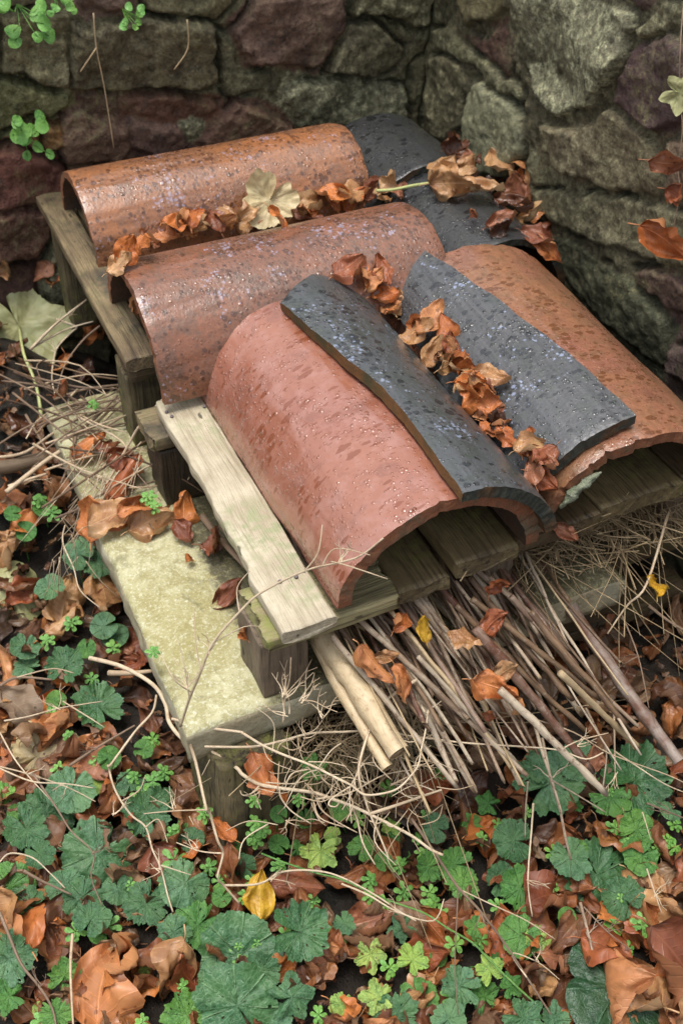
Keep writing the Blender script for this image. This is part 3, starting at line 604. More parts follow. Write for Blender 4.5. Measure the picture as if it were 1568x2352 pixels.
# sandstone slab with a wavy dressed edge
def slab():
    x0, x1, y0, y1, zt, th = .183, .868, .836, 1.60, -.155, .054
    nx, ny = 90, 100; xs = np.linspace(0, 1, nx); ys = np.linspace(0, 1, ny); X, Y = np.meshgrid(xs, ys)
    ex0 = x0+fbm(Y*7, 1., 0, 4, 3)*.004; ex1 = x1+fbm(Y*9, 5., 0, 5, 3)*.005; ey0 = y0+fbm(X*9, 2., 0, 6, 3)*.006; ey1 = y1+fbm(X*6, 4., 0, 7)*.005
    XX = ex0+(ex1-ex0)*X; YY = ey0+(ey1-ey0)*Y; Z = zt+fbm(XX*25, YY*25, 0, 8, 4)*.003
    d = np.minimum(np.minimum(XX-ex0, ex1-XX), np.minimum(YY-ey0, ey1-YY)); Z = Z-.006*np.exp(-(d/.004))
    V = np.c_[XX.ravel(), YY.ravel(), Z.ravel()]; F = [(j*nx+i, j*nx+i+1, (j+1)*nx+i+1, (j+1)*nx+i) for j in range(ny-1) for i in range(nx-1)]
    mi = [0]*len(F); ring = list(range(nx))+[j*nx+nx-1 for j in range(1, ny)]+[(ny-1)*nx+i for i in range(nx-2, -1, -1)]+[j*nx for j in range(ny-2, 0, -1)]
    R = len(ring); prev = ring; c = np.array([(x0+x1)/2, (y0+y1)/2])
    for lv in range(1, 7):
        B = V[ring].copy(); s = lv/6; B[:, 2] -= th*s; out = B[:, :2]-c
        n = fbm(B[:, 0]*45, B[:, 1]*45, B[:, 2]*60, 12, 3)*.006+math.sin(s*PI)*.001; B[:, :2] += out/np.linalg.norm(out, axis=1)[:, None]*n[:, None]
        k = len(V); V = np.concatenate([V, B])
        for i in range(R): F.append((prev[(i+1) % R], prev[i], k+i, k+(i+1) % R)); mi.append(1)
        prev = [k+i for i in range(R)]
    F.append(tuple(prev[::-1])); mi.append(1)
    return mk('paving_slab', V, F, ['slab', 'slab_edge'], mi=mi, base=Vector((.183, .836, -.21)), solid=True)
tag(slab(), 'pale yellow sandstone slab with glittering surface under the front pallet', 'paving slab')
lp = empty('wooden_pallet', (.5, 1.1, -.40), 'lowest pallet with mossy rotten blocks carrying the sandstone slab', 'pallet')
o = post('block', lp, 'wood_moss', .205, .315, .79, .93, -.43, -.213, 11, lean=(-.10, .07), wob=.012, r=.012, endwob=.01); o['label'] = 'mossy rotten timber block at the near left corner'
post('block', lp, 'wood_moss', .21, .29, 1.35, 1.45, -.42, -.213, 12, wob=.01); post('block', lp, 'wood_dark', .52, .60, .96, 1.06, -.42, -.29, 13)
post('block', lp, 'wood_dark', .80, .88, 1.0, 1.1, -.42, -.29, 14)
board('board', lp, 'wood_moss', 'x', .30, .55, .80, .86, -.350, -.325, 23, endwob=.01, wob=.004)
board('board', lp, 'wood_dark', 'x', .56, 1.1, .90, .96, -.372, -.345, 33, endwob=.01, wob=.004)
board('board', lp, 'wood_dark', 'x', .31, 1.12, 1.0, 1.08, -.288, -.262, 24, wob=.004); board('board', lp, 'wood_dark', 'x', .31, 1.12, 1.10, 1.18, -.288, -.262, 25)
board('board', lp, 'wood_dark', 'x', .31, 1.12, 1.25, 1.33, -.288, -.262, 26); board('board', lp, 'wood_dark', 'x', .32, 1.1, .93, .97, -.26, -.218, 27, wob=.004)
# ------------------------------------------------------------------ surface finder for resting things
_V = []; _F = []; _n = 0
for v, f in SOLID: _V += [tuple(q) for q in v]; _F += [tuple(i+_n for i in q) for q in f]; _n += len(v)
BVH = BVHTree.FromPolygons(_V, _F)
def hit(px, py):
    d = ray(px, py).normalized(); l, n, i, dist = BVH.ray_cast(CAM, d)
    if n is not None and n.dot(d) > 0: n = -n
    return l, n, dist
def drop_to(p):
    l, n, i, d = BVH.ray_cast(Vector(p), Vector((0, 0, -1))); return l
_U = ['', 'first', 'second', 'third', 'fourth', 'fifth', 'sixth', 'seventh', 'eighth', 'ninth', 'tenth', 'eleventh', 'twelfth', 'thirteenth', 'fourteenth', 'fifteenth', 'sixteenth', 'seventeenth', 'eighteenth', 'nineteenth']
def nth(n): return _U[n] if n < 20 else ['', '', 'twentieth', 'thirtieth', 'fortieth'][n//10] if n % 10 == 0 else ['', '', 'twenty-', 'thirty-', 'forty-'][n//10]+_U[n % 10]
PEND = {}
def later_label(o, key, order): PEND.setdefault(key, []).append((order, o))
def name_all():
    for (fmt, side), L in PEND.items():
        L.sort(key=lambda t: t[0])
        for i, (q, o) in enumerate(L):
            e = 'leftmost' if side == 'left' else 'topmost'
            o['label'] = fmt % ('the only one' if len(L) == 1 else e if i == 0 else nth(i+1)+(' from left' if side == 'left' else ' from top'))
def zone(px, py):
    col = 'far left' if px < 392 else 'centre left' if px < 784 else 'centre right' if px < 1176 else 'far right'
    if py < 1250: return 'on the ground beside the left pallet blocks'
    if py < 1750 and px < 500: return 'left of the yellow slab' if py < 1500 else 'left of the slab corner'
    if py < 1950: return 'just below the sticks, '+col
    if py < 2160: return 'midway to the bottom, '+col
    return 'along the bottom edge, '+col
# ------------------------------------------------------------------ leaf shapes
def beech(L, Wd, curl, roll, wave, seed, nt=20, ns=10, pleat=.0016, tear=0.):
    t = np.linspace(0, 1, nt+1); s = np.linspace(-1, 1, 2*ns+1); T, Sg = np.meshgrid(t, s, indexing='ij')
    w = Wd/2*np.sin(PI*np.clip(T, 0, 1)**.85)**.75*(1-.25*T)+.0004
    w = w*(1+.012*np.sin(T*62+seed)*(np.abs(Sg) > .9))*(1+tear*vn(T*5, Sg*3, 0, seed+3)*np.abs(Sg))
    x = Sg*w; y = T*L
    z = pleat*np.sin((T*10-np.abs(Sg)*2.2)*2*PI)*np.abs(Sg)**.7*(1-np.abs(Sg)**3*.85) + wave*vn(T*3.2, Sg*1.8, seed*.37, seed)*np.abs(Sg) + wave*.5*vn(T*7, Sg*4, 0, seed+8)*np.abs(Sg)
    # roll the margins about the midrib, stronger to one end
    k = roll*(.5+T*.8+.3*vn(T*2, 0, 0, seed+1)); ka = np.where(np.abs(k) < .01, .01, k)/(Wd/2)
    X = np.sin(x*ka)/ka; Zr = (1-np.cos(x*ka))/ka+z*np.cos(x*ka); X = X-z*np.sin(x*ka)
    c = (curl if abs(curl) > .01 else .01)/L; th = y*c
    Y2 = np.sin(th)/c-Zr*np.sin(th); Z2 = (1-np.cos(th))/c+Zr*np.cos(th)
    tw = T*vn(seed*1.3, 0, 0, seed+2)*.9; X2 = X*np.cos(tw)-Z2*np.sin(tw)*.3; Z3 = Z2*np.cos(tw*.3)+X*np.sin(tw)
    V = np.stack([X2, Y2, Z3], -1).reshape(-1, 3); n = 2*ns+1
    F = [(i*n+j, i*n+j+1, (i+1)*n+j+1, (i+1)*n+j) for i in range(nt) for j in range(2*ns)]
    uv = np.c_[Sg.ravel(), T.ravel()]
    c0 = V.mean(0); c0[2] = V[:, 2].min(); P = [Vector(V[ns]), Vector(V[ns])+Vector((.001, -.006, .002)), Vector(V[ns])+Vector((.003, -.012, .001))]
    tv, tf, tu = tube_geo(P, [.0007, .0006, .0007], 5); nV = len(V)
    V = np.concatenate([V, np.array(tv)])-c0; F += [tuple(i+nV for i in f) for f in tf]; uv = np.concatenate([uv, np.zeros((len(tv), 2))])
    return V, F, uv
def lobed(R, lobes, depth, cren, seed, notch=.5, cup=0., ruf=.06, holes=0, nr=12, na=150, tooth=0., ragged=0., point=0.):
    """palmate or scalloped leaf blade; petiole joins at the centre of the notch"""
    th = np.linspace(-PI, PI, na, endpoint=True); r = np.linspace(.04, 1, nr); Rr, Th = np.meshgrid(r, th, indexing='ij')
    lob = np.abs(np.cos(Th*lobes/2)); edge = 1-depth*(1-lob**.6)
    if point: fr = np.abs(((Th*lobes/(2*PI)) % 1)-.5)*2; edge = (1-depth)+depth*fr**point; edge = edge*(1-.22*np.clip(np.abs(Th)/PI, 0, 1))
    if tooth: edge = edge+tooth*np.abs(np.sin(Th*lobes*2.5))
    edge = edge + cren*np.abs(np.sin(Th*lobes*1.5+.3))**.8 + cren*.6*np.abs(np.sin(Th*lobes*3.5+.4))
    back = np.clip((np.abs(Th)-(PI-notch))/notch, 0, 1); edge = edge*(1-.85*back**2)*(1+.06*vn(Th*1.5, 0, 0, seed)) + (.04*vn(Th*14, 3, 0, seed+9)+.10*vn(Th*5, 3, 0, seed+19))*ragged
    rad = R*Rr*edge; x = rad*np.sin(Th); y = rad*np.cos(Th)
    z = R*(cup*Rr**2 + ruf*np.cos(Th*lobes)*Rr**1.3*1.0 + ruf*.45*np.cos(Th*lobes*2+1)*Rr**2 + .12*vn(Th*1.4, Rr*2, 0, seed+4)*Rr + .030*vn(x/R*8, y/R*8, 0, seed+5) + .018*vn(x/R*19, y/R*19, 0, seed+6))
    V = np.stack([x, y, z], -1).reshape(-1, 3); F = []
    rr = np.random.default_rng(seed); bad = set()
    for _ in range(holes): bad.add((int(rr.integers(3, nr-1)), int(rr.integers(4, na-5))))
    for i in range(nr-1):
        for j in range(na-1):
            if (i, j) in bad or (i, j-1) in bad: continue
            F.append((i*na+j, (i+1)*na+j, (i+1)*na+j+1, i*na+j+1))
    F.append(tuple(range(na-1)))
    return V, F, np.c_[((Th+PI)/(2*PI)).ravel(), Rr.ravel()]
def orient(n, yaw, tilt=0., lean=0.):
    q = Vector(n).to_track_quat('Z', 'Y').to_matrix() if n is not None else Matrix.Identity(3)
    # keep a readable heading: rotate about the normal so local +Y points along 'yaw' in world
    y = Vector((math.sin(yaw), math.cos(yaw), 0)); nn = Vector(n if n is not None else (0, 0, 1)).normalized()
    y = (y-nn*y.dot(nn)).normalized(); x = y.cross(nn).normalized(); B = Matrix((x, y, nn)).transposed()
    return (B @ Euler((tilt, lean, 0)).to_matrix()).to_euler()
BEECH = []
for i in range(20):
    k = i % 8
    curl = [.6, -1.0, 1.3, 2.1, .5, -1.5, 2.6, 1.0][k]; roll = [.9, 1.4, .7, 1.7, -1.4, 2.1, 1.2, -.9][k]*(1 if i < 8 else .8)
    if i >= 16: curl *= .35; roll *= .4
    BEECH.append(beech(.062, .043, curl, roll, .0125, 30+i, pleat=.002, tear=.3 if i > 8 else .12))
BM = {}
def leaf_mesh(var, mat):
    if (var, mat) not in BM:
        V, F, uv = BEECH[var]; me = bpy.data.meshes.new('beech_leaf'); me.from_pydata(V.tolist(), [], [tuple(int(i) for i in f) for f in F]); me.materials.append(M[mat])
        l = me.uv_layers.new(name='UVMap'); ix = np.zeros(len(me.loops), dtype=np.int32); me.loops.foreach_get('vertex_index', ix); l.data.foreach_set('uv', uv[ix].ravel())
        me.polygons.foreach_set('use_smooth', [True]*len(F)); me.update(); BM[var, mat] = me
    return BM[var, mat]
DESC = {'leaf_orange': 'orange', 'leaf_brown': 'reddish brown', 'leaf_tan': 'pale tan', 'leaf_dark': 'dark brown', 'leaf_old': 'faded grey brown', 'leaf_yellow': 'yellow'}
SHP = ['gently curved', 'arched', 'cupped', 'tightly curled', 'drooping', 'rolled up', 'hooked', 'bowed']
def leaf(px, py, size, mat='leaf_orange', var=None, yaw=None, lift=.004, tilt=None, lean=None, key=None, side='left', group='fallen beech leaves', pos=None, nrm=None, label=None):
    var = random.randrange(20) if var is None else var
    if pos is None:
        l, n, d = hit(px, py)
        if l is None: return
        if nrm is None: nrm = n
        pos = l+Vector(nrm)*lift
    d = (pos-CAM).length; sc = size/FPX*d/.062
    o = bpy.data.objects.new('beech_leaf', leaf_mesh(var, mat)); COL.objects.link(o); o.location = pos
    o.scale = (sc*random.uniform(.9, 1.15), sc, sc)
    o.rotation_euler = orient(nrm, random.uniform(0, 2*PI) if yaw is None else math.radians(yaw), random.uniform(-.35, .35) if tilt is None else tilt, random.uniform(-.35, .35) if lean is None else lean)
    tag(o, label, 'fallen leaf', group)
    if not label: later_label(o, ((key or 'beech leaf') .replace('@', SHP[var % 8]+' '+DESC[mat]), side), px if side == 'left' else py)
    return o
O_, B_, T_, D_, Y_ = 'leaf_orange', 'leaf_brown', 'leaf_tan', 'leaf_dark', 'leaf_yellow'
up = Vector((0, 0, 1))
# leaves in the channel between the two crosswise tiles
for i, (x, y, s, m_) in enumerate([(296,604,62,O_),(330,590,72,O_),(352,566,58,B_),(372,560,74,O_),(398,548,70,O_),(415,560,64,T_),(436,556,60,O_),(446,525,62,O_),(468,538,66,T_),(486,520,58,B_),(500,528,72,O_),(520,512,62,T_),(540,522,54,T_),(560,530,48,T_),(590,528,60,O_),(632,524,62,O_),(655,516,66,T_),(680,500,64,O_),(700,505,66,B_),(720,488,66,T_),(742,482,70,O_),(768,480,62,O_),(790,472,66,T_),(815,474,62,O_),(838,470,60,B_),(858,468,62,T_),(880,463,54,T_),(896,462,40,B_)]):
    leaf(x, y, s*1.25, m_, lift=random.uniform(.006, .022), nrm=(random.uniform(-.3, .3), random.uniform(-.7, -.1), .9), key='@ leaf, %s, in the channel between crosswise tiles', side='left', group='leaves in the channel between the crosswise tiles')
# leaves in the valley between the two dark tiles
for x, y, s, m_, yw in [(800,640,78,B_,80),(826,650,70,O_,20),(876,632,74,B_,10),(860,668,60,O_,60),(882,690,64,O_,100),(905,715,70,T_,30),(898,735,62,O_,150),(930,752,66,T_,120),(960,768,80,O_,40),(990,770,92,O_,70),(1012,762,72,O_,0),(968,800,84,T_,110),(1000,822,80,T_,60),(1030,815,60,B_,0),(1020,845,76,T_,90),(1050,835,90,O_,140),(1075,850,60,O_,20),(1048,880,92,T_,100),(1100,868,60,B_,0),(1085,890,84,O_,120),(1118,902,88,T_,130),(1065,915,80,T_,70),(1095,920,60,O_,10),(1085,948,84,O_,100),(1130,930,62,B_,60),(1140,962,76,O_,30),(1120,975,60,B_,140),(1150,990,66,D_,0),(1135,1000,70,O_,160),(1158,1020,74,'leaf_orange',165),(1190,1048,70,O_,40),(1222,1050,76,T_,95),(1245,1070,84,B_,170),(1222,1090,80,B_,20),(1238,1118,74,B_,150)]:
  for jj in range(2 if (x+y) % 2 else 1):
    leaf(x+jj*random.uniform(-22, 22), y+jj*random.uniform(-18, 18), s*(1.08-.2*jj), m_, yaw=yw+jj*90, lift=random.uniform(.004, .018), nrm=(random.uniform(-.5, .3), random.uniform(-.6, .1), .8), key='@ leaf, %s, in the valley between dark tiles', side='top', group='leaves in the valley between the dark tiles')
leaf(1285, 1216, 66, B_, 0, 160, .012, 0, 0, nrm=(-.2, -.8, .5), label='rust brown beech leaf hanging at the foot of the ochre tile')
# leaves on the black rear tiles
for x, y, s, m_, yw in [(1040,365,62,D_,30),(1065,372,54,B_,0),(1010,412,80,T_,60),(1045,440,100,T_,120),(1095,455,86,T_,130),(1068,405,60,T_,60),(1095,410,56,D_,10),(1150,398,74,T_,5),(1130,430,60,D_,80),(1180,435,74,O_,170),(1195,455,62,B_,20),(1165,480,72,D_,130),(1205,490,62,B_,30),(1210,520,78,T_,135),(1240,520,62,O_,100),(1248,548,60,B_,50),(1232,560,70,B_,150),(1262,590,78,O_,165),(1090,502,34,B_,80),(1148,524,66,B_,90),(1150,532,50,D_,60),(1192,572,60,B_,130)]:
  for jj in range(2 if (x+y) % 2 else 1):
    leaf(x+jj*random.uniform(-20, 20), y+jj*random.uniform(-16, 16), s*(1.15-.2*jj), m_, yaw=yw+jj*70, lift=random.uniform(.006, .02), nrm=(random.uniform(-.5, .2), random.uniform(-.6, 0), .8), key='@ leaf, %s, on the black rear tiles', side='top', group='leaves on the black rear tiles')
# leaves on slab, boards and among the sticks
for x, y, s, m_, yw, lb in [(212,1036,84,O_,60,'bright orange beech leaf on the far left part of the slab'),(262,1045,60,B_,20,'small brown leaf right of the bright orange leaf on the slab'),(290,1080,80,B_,80,'glossy red brown leaf beside the black pallet block'),(270,1122,110,B_,50,'large glossy red leaf beside the black pallet block'),(312,1098,60,B_,150,'dark folded leaf touching the black pallet block'),
    (225,1195,90,O_,30,'orange leaf at the left rim of the leaf pile on the slab'),(262,1212,110,T_,75,'long tan rolled leaf at the front of the pile on the slab'),(290,1180,90,O_,60,'orange leaf in the middle of the pile on the slab'),(340,1195,100,O_,80,'large orange leaf at the right of the pile on the slab'),(345,1215,90,T_,85,'tan leaf lying in front of the black block'),(425,1185,70,O_,20,'orange leaf standing at the right end of the slab pile'),(418,1235,60,B_,170,'brown leaf hanging from the slab pile'),
    (480,1280,84,B_,120,'dark red leaf on the slab beside the plank'),(500,1262,60,D_,40,'dark leaf behind the dark red leaf beside the plank'),(432,1297,28,O_,60,'tiny orange leaf scrap alone on the slab'),(528,1375,78,B_,70,'red brown leaf on the slab beside the front crossbar'),(562,1465,50,O_,0,'small orange leaf against the front brown block'),(318,720,44,O_,10,'small orange leaf on the rear edge board'),(280,632,60,T_,80,'tan leaf at the left foot of the middle tile'),
    (130,1160,60,O_,30,'orange leaf on the slab corner left of the pile')]:
    leaf(x, y, s*1.2, m_, yaw=yw, lift=.006, nrm=(random.uniform(-.25, .25), random.uniform(-.5, .1), .9), label=lb, group=None)
# other leaf kinds
def special(name, geo, mat, px, py, size, yaw, label, nrm=(0, -.2, 1), lift=.012, tilt=0, lean=0, stalk=None, cat='fallen leaf', srad=.0016, pos=None):
    V, F, uv = geo; l, n, d = hit(px, py) if pos is None else (Vector(pos), None, (Vector(pos)-CAM).length)
    pos = l+Vector(nrm).normalized()*lift; sc = size/FPX*d
    root = empty(name, pos, label, cat); rot = orient(nrm, math.radians(yaw), tilt, lean); Rm = rot.to_matrix()
    W3 = np.asarray(V)*sc @ np.array(Rm).T
    mk('leaf_blade', W3+np.array(pos), F, mat, root, uv, base=pos)
    if stalk:
        P = [pos+Rm@Vector((0, 0, .001))]+[Vector(q) for q in stalk]
        tube('leaf_stalk', P, [srad]+[srad]*(len(P)-2)+[srad*1.5], 'greenstalk', root, 7, 4)
    return root
SYC = lobed(.56, 5, .24, .0, 3, .25, .14, .03, 0, tooth=.03, ragged=.5, point=1.); SYC2 = lobed(.56, 5, .27, .0, 8, .3, -.32, .04, 0, tooth=.03, ragged=.8, point=1.); BROAD = lobed(.5, 3, .2, .02, 12, .3, -.3, .06)
special('sycamore_leaf', lobed(.56, 3, .22, .0, 18, .3, .2, .05, 0, tooth=.03, ragged=.8, point=1.), 'leaf_cream', 612, 468, 128, 215, 'cream sycamore leaf standing on the orange rear tile', (-.15, -.8, .6), .034, .0, 0)
tube_o = tube('leaf_stalk', [at(530, 549, .06), at(565, 553, .075), at(600, 563, .085)], .0022, 'greenstalk', smooth_k=3); tag(tube_o, 'pale cut leaf stalk lying on the middle brown tile', 'leaf stalk')
special('sycamore_leaf', SYC, 'leaf_lime', 42, 765, 210, 165, 'pale green sycamore leaf with long yellow stalk at the left edge', (.1, -.6, .8), .03, 0, 0, stalk=[at(55, 812, -.15), at(75, 860, -.16), at(88, 905, -.18), at(96, 958, -.20)], srad=.0028)
special('sycamore_leaf', SYC2, 'leaf_cream', 90, 1748, 170, 80, 'cream yellow sycamore leaf lying left of the mossy timber', (0, -.4, .9), .03)
special('sycamore_leaf', BROAD, 'leaf_lime', 28, 1370, 150, 10, 'faded green leaf on the ground at the left edge', (.1, -.4, .9), .03)
special('yellow_leaf', BEECH[16], 'leaf_yellow', 592, 2078, 1650, 20, 'bright yellow round leaf on the ground below the slab', (0, -.3, 1), .04)
special('curled_leaf', BEECH[6], 'leaf_tan', 14, 648, 1100, 90, 'tan curled leaf against the wall at the left edge', (0, -.5, .9), .02)
st = tube('leaf_stalk', [at(864, 438, .10), at(900, 436, .105), at(945, 427, .11), at(988, 420, .11)], .0028, 'greenstalk', smooth_k=3); tag(st, 'pale green leaf stalk crossing the black rear tile', 'leaf stalk')
# leaves hanging at the right wall on a thin runner
rn = [atx(1562, 90, 1.06), atx(1560, 200, 1.055), atx(1566, 300, 1.05), atx(1556, 380, 1.045), atx(1560, 440, 1.04), atx(1550, 500, 1.03), atx(1540, 560, 1.02)]
tag(tube('hanging_runner', [atx(1575, -60, 1.1)]+rn, .0009, 'twig', smooth_k=4), 'thin bare runner hanging in front of the right wall', 'twig')
for k, (x, y, s, m_, v) in enumerate([(1550,360,100,B_,5),(1556,440,90,B_,3),(1532,545,130,O_,0)]):
    p = atx(x, y, 1.03); leaf(0, 0, s, m_, v, 190+10*k, pos=p, nrm=(-.8, -.6, .1), tilt=0, lean=0, label=['red brown curled leaf, upper of three hanging by the right wall', 'crumpled brown leaf, middle of three hanging by the right wall', 'long orange leaf, lowest hanging by the right wall'][k], group=None)
special('pale_leaf', lobed(.56, 5, .4, .02, 15, .3, .1, .06, point=1.2), 'leaf_lime', 0, 0, 90, 200, 'pale yellow green leaf hanging before the purple wall stone', (-.8, -.6, .1), 0, pos=atx(1560, 212, 1.05))
#STICKS
Rv = random.Random(3)
# ------------------------------------------------------------------ sticks between deck and slab
def stick(a, b, za, zb, rpx, mat, label, hollow=False, knots=3, bend=.004, cat='plant stem', name='dry_stem', group='dry stems stacked between the pallet and the slab'):
    A, Bp = at(*a, za), at(*b, zb); L = (Bp-A).length; d = (Bp-A).normalized(); A = A-d*.16; A.z = min(A.z, -.055)
    n = 26; r = rpx/FPX*((A+Bp)/2-CAM).length; side = d.cross(up).normalized(); P = []; R = []; ks = [random.uniform(.1, .95) for _ in range(knots)]
    sa = random.uniform(-1, 1)*bend; sb = random.uniform(-1, 1)*bend
    for i in range(n):
        t = i/(n-1); q = A.lerp(Bp, t)+side*math.sin(t*PI)*sa+up*math.sin(t*PI)*sb+side*float(vn(t*9, 0, 0, int(a[0])))*.0012
        q = q+side*(float(vn(t*3+a[0], 0, 0, 5))*.0018)+up*(float(vn(t*3+a[0], 4, 0, 6))*.002); P.append(q); k = sum(math.exp(-((t-x)/.018)**2) for x in ks); R.append(r*(1.12-.24*t+.16*k+.10*float(vn(t*22, 1, 0, int(a[1])))) )
    root = empty(name, A, label, cat, group)
    if label is None: del root['category']; root['category'] = cat; later_label(root, ({'stem_grey': 'pale grey', 'stem_brown': 'brown', 'stem_red': 'dark red', 'bamboo': 'yellowish', 'straw': 'straw coloured'}[mat]+(' long' if b[1] > 1600 else ' short')+' dry stem, %s by its tip, in the stick bundle', 'left'), b[0])
    if hollow:
        m_ = 16; V, F, UV = tube_geo(P, R, m_, cap=False); body = mk('cane', V, F, mat, root, UV, base=A)
        P2 = [P[-1], P[-1]+d*.0002, P[-1]-d*.004, P[-1]-d*.02]; R2 = [R[-1], R[-1]*.72, R[-1]*.70, R[-1]*.6]
        V, F, UV = tube_geo(P2, R2, m_, cap=False); V = np.array(V)
        F = [f[::-1] for f in F]; mi = [0]*m_+[1]*(len(F)-m_); F.append(tuple(3*m_+k for k in range(m_))); mi.append(1)
        mk('cut_end', V, F, ['pith', 'hollow'], root, UV, mi, base=A)
    else:
        V, F, UV = tube_geo(P, R, 9); V = [Vector(v) for v in V]; w1 = Rv.uniform(-1, 1)*2.2; rag = Rv.random() < .5
        for k in range(9): V[-9+k] = V[-9+k]+d*(r*w1*math.cos(2*PI*k/9+1)+(r*Rv.uniform(0, 2.5) if rag else 0))
        body = mk('stem', [tuple(v) for v in V], F, [mat, 'pith'], root, UV, [0]*(len(F)-1)+[1], base=A); return root
        e = P[-1]; V, F, UV = tube_geo([e-d*.001, e+d*.0006, e+d*.0008], [R[-1]*1.0, R[-1]*.95, R[-1]*.4], 9); mk('cut_end', V, F, 'pith', root, UV, base=A)
    return root
c6 = lambda x, y: (784+x/2, 1176+y/2)
stick((724,1450), (892,1762), -.088, -.150, 15, 'bamboo', 'pale bamboo cane, lower of the two thick ones beside the pallet block', True, 2, cat='bamboo cane', name='bamboo_cane', group=None)
stick((738,1440), (918,1728), -.075, -.130, 27, 'bamboo', 'thick pale bamboo cane, upper of the two beside the pallet block', True, 2, cat='bamboo cane', name='bamboo_cane', group=None)
stick(c6(1130,560), c6(1545,1150), -.20, -.27, 15, 'cane_dark', 'thick reddish grey cane reaching to the right photo edge', True, 2, cat='cane', name='thick_cane', group=None)
SG, SB, SR = 'stem_grey', 'stem_brown', 'stem_red'
lst = [((180,470),(530,1240),9,SG),((250,620),(600,1260),11,SG),((290,900),(520,1240),8,SG),((330,700),(590,1140),6,SG),((300,640),(700,1180),8,SB),((150,560),(630,830),5,'straw'),((100,470),(200,580),14,SG),((290,370),(560,800),16,SG),((360,330),(620,830),13,SG),((420,340),(540,520),14,'bamboo'),((480,320),(590,460),12,SG),
 ((560,340),(690,480),14,'bamboo'),((400,480),(740,1220),6,SG),((450,800),(850,1215),8,SG),((560,640),(720,910),10,SG),((580,560),(700,1000),7,SB),((600,660),(830,975),7,SG),((520,640),(820,1240),7,SG),((330,520),(500,700),9,SB),((180,430),(330,740),9,SB),
 ((720,260),(1020,590),9,SR),((740,300),(1090,740),8,SG),((760,440),(920,890),5,SG),((900,440),(1060,640),8,SG),((1060,640),(1350,970),6,SG),((830,560),(1090,920),9,SG),((900,600),(1060,860),9,SB),((880,700),(1110,990),8,SB),((930,860),(1140,1180),13,SR),((1040,1010),(1200,1280),11,SG),
 ((980,640),(1170,850),8,SB),((700,440),(890,780),6,SB),((640,420),(830,700),7,SB),((720,560),(960,860),9,SR),((600,240),(760,420),6,SR),((1170,720),(1300,960),9,SB),((1250,900),(1360,1080),9,'straw'),((380,380),(470,560),9,SR),((460,620),(700,1000),6,SB),((200,540),(420,900),7,SB),
 ((60,480),(300,760),6,SB),((120,520),(380,980),6,SR),((500,300),(700,560),7,SB),((620,520),(900,1100),5,SB),((860,640),(1020,1000),6,SB),((540,820),(780,1180),6,'bamboo'),((640,900),(800,1150),6,SG),((420,560),(520,860),8,SG),((160,700),(300,980),7,SB),((760,620),(880,900),5,SG),((1010,560),(1080,700),7,SR),((690,330),(900,600),8,SB)]
for i, (a, b, r, m_) in enumerate(lst):
    za = -.085-.045*Rv.random(); zb = za-.02-.05*((b[1])/1240)-.02*Rv.random()
    stick(c6(*a), c6(*b), za, zb, r*.8, m_, None, False, 3)
for i in range(16):
    x = Rv.uniform(760, 1260); y = 1420-(x-735)*.28+Rv.uniform(0, 50); L = Rv.uniform(.16, .31); p = at(x, y, Rv.uniform(-.12, -.075))
    q = p+Vector((Rv.uniform(-.035, .03), -L, Rv.uniform(-.07, -.02))); a = proj(p); b = proj(q); stick(a, b, p.z, q.z, Rv.uniform(2, 3.6), Rv.choice([SG, 'straw', 'bamboo', SG]), None, False, 2)
for i in range(46):   # the darker inner part of the bundle
    x = Rv.uniform(735, 1230); y = 1400-(x-735)*.28+Rv.uniform(0, 40); L = Rv.uniform(.10, .24); p = at(x, y, Rv.uniform(-.145, -.09))
    q = p+Vector((Rv.uniform(-.02, .02), -L, Rv.uniform(-.04, -.005)))
    a = proj(p); b = proj(q); stick(a, b, p.z, q.z, Rv.uniform(3, 6.5), Rv.choice([SB, SR, SB, SG]), None, False, 2)
# leaves among the sticks
for x, y, s, m_, yw, zz_, lb in [(908,1428,72,O_,60,-.06,'bright orange leaf on the sticks under the board ends'),(966,1440,70,'leaf_yellow',10,-.06,'yellow leaf on the sticks under the board ends'),(1128,1346,76,B_,30,-.05,'red orange leaf on the sticks near the brown middle block'),(1052,1478,84,T_,160,-.07,'pale orange leaf in the middle of the sticks'),(1110,1440,80,B_,50,-.08,'brown leaf below the red orange leaf on the sticks'),
     (846,1525,118,O_,165,-.075,'large red orange leaf beside the thick bamboo cane'),(885,1510,64,T_,100,-.07,'small tan leaf right of the large red orange leaf'),(912,1580,90,O_,170,-.09,'brown orange leaf hanging in the stick bundle'),(1125,1580,110,O_,130,-.08,'long orange leaf draped over the lower sticks'),(1150,1545,74,T_,60,-.075,'brown and cream leaf standing over the lower sticks'),(1165,1630,60,O_,150,-.1,'small orange leaf at the lower sticks'),(1120,1640,56,B_,20,-.12,'small brown leaf under the long orange leaf'),
     (590,1782,110,O_,178,-.235,'narrow orange leaf hanging under the slab front'),(1498,1365,84,'leaf_yellow',40,-.14,'dull yellow leaf in the dark gap at the right'),(1360,1740,70,B_,10,-.2,'brown leaf in the gap below the sticks at the right')]:
    leaf(x, y, s, m_, yaw=yw, pos=at(x, y, zz_), nrm=(Rv.uniform(-.2, .2), -.55, .75), label=lb, group=None)
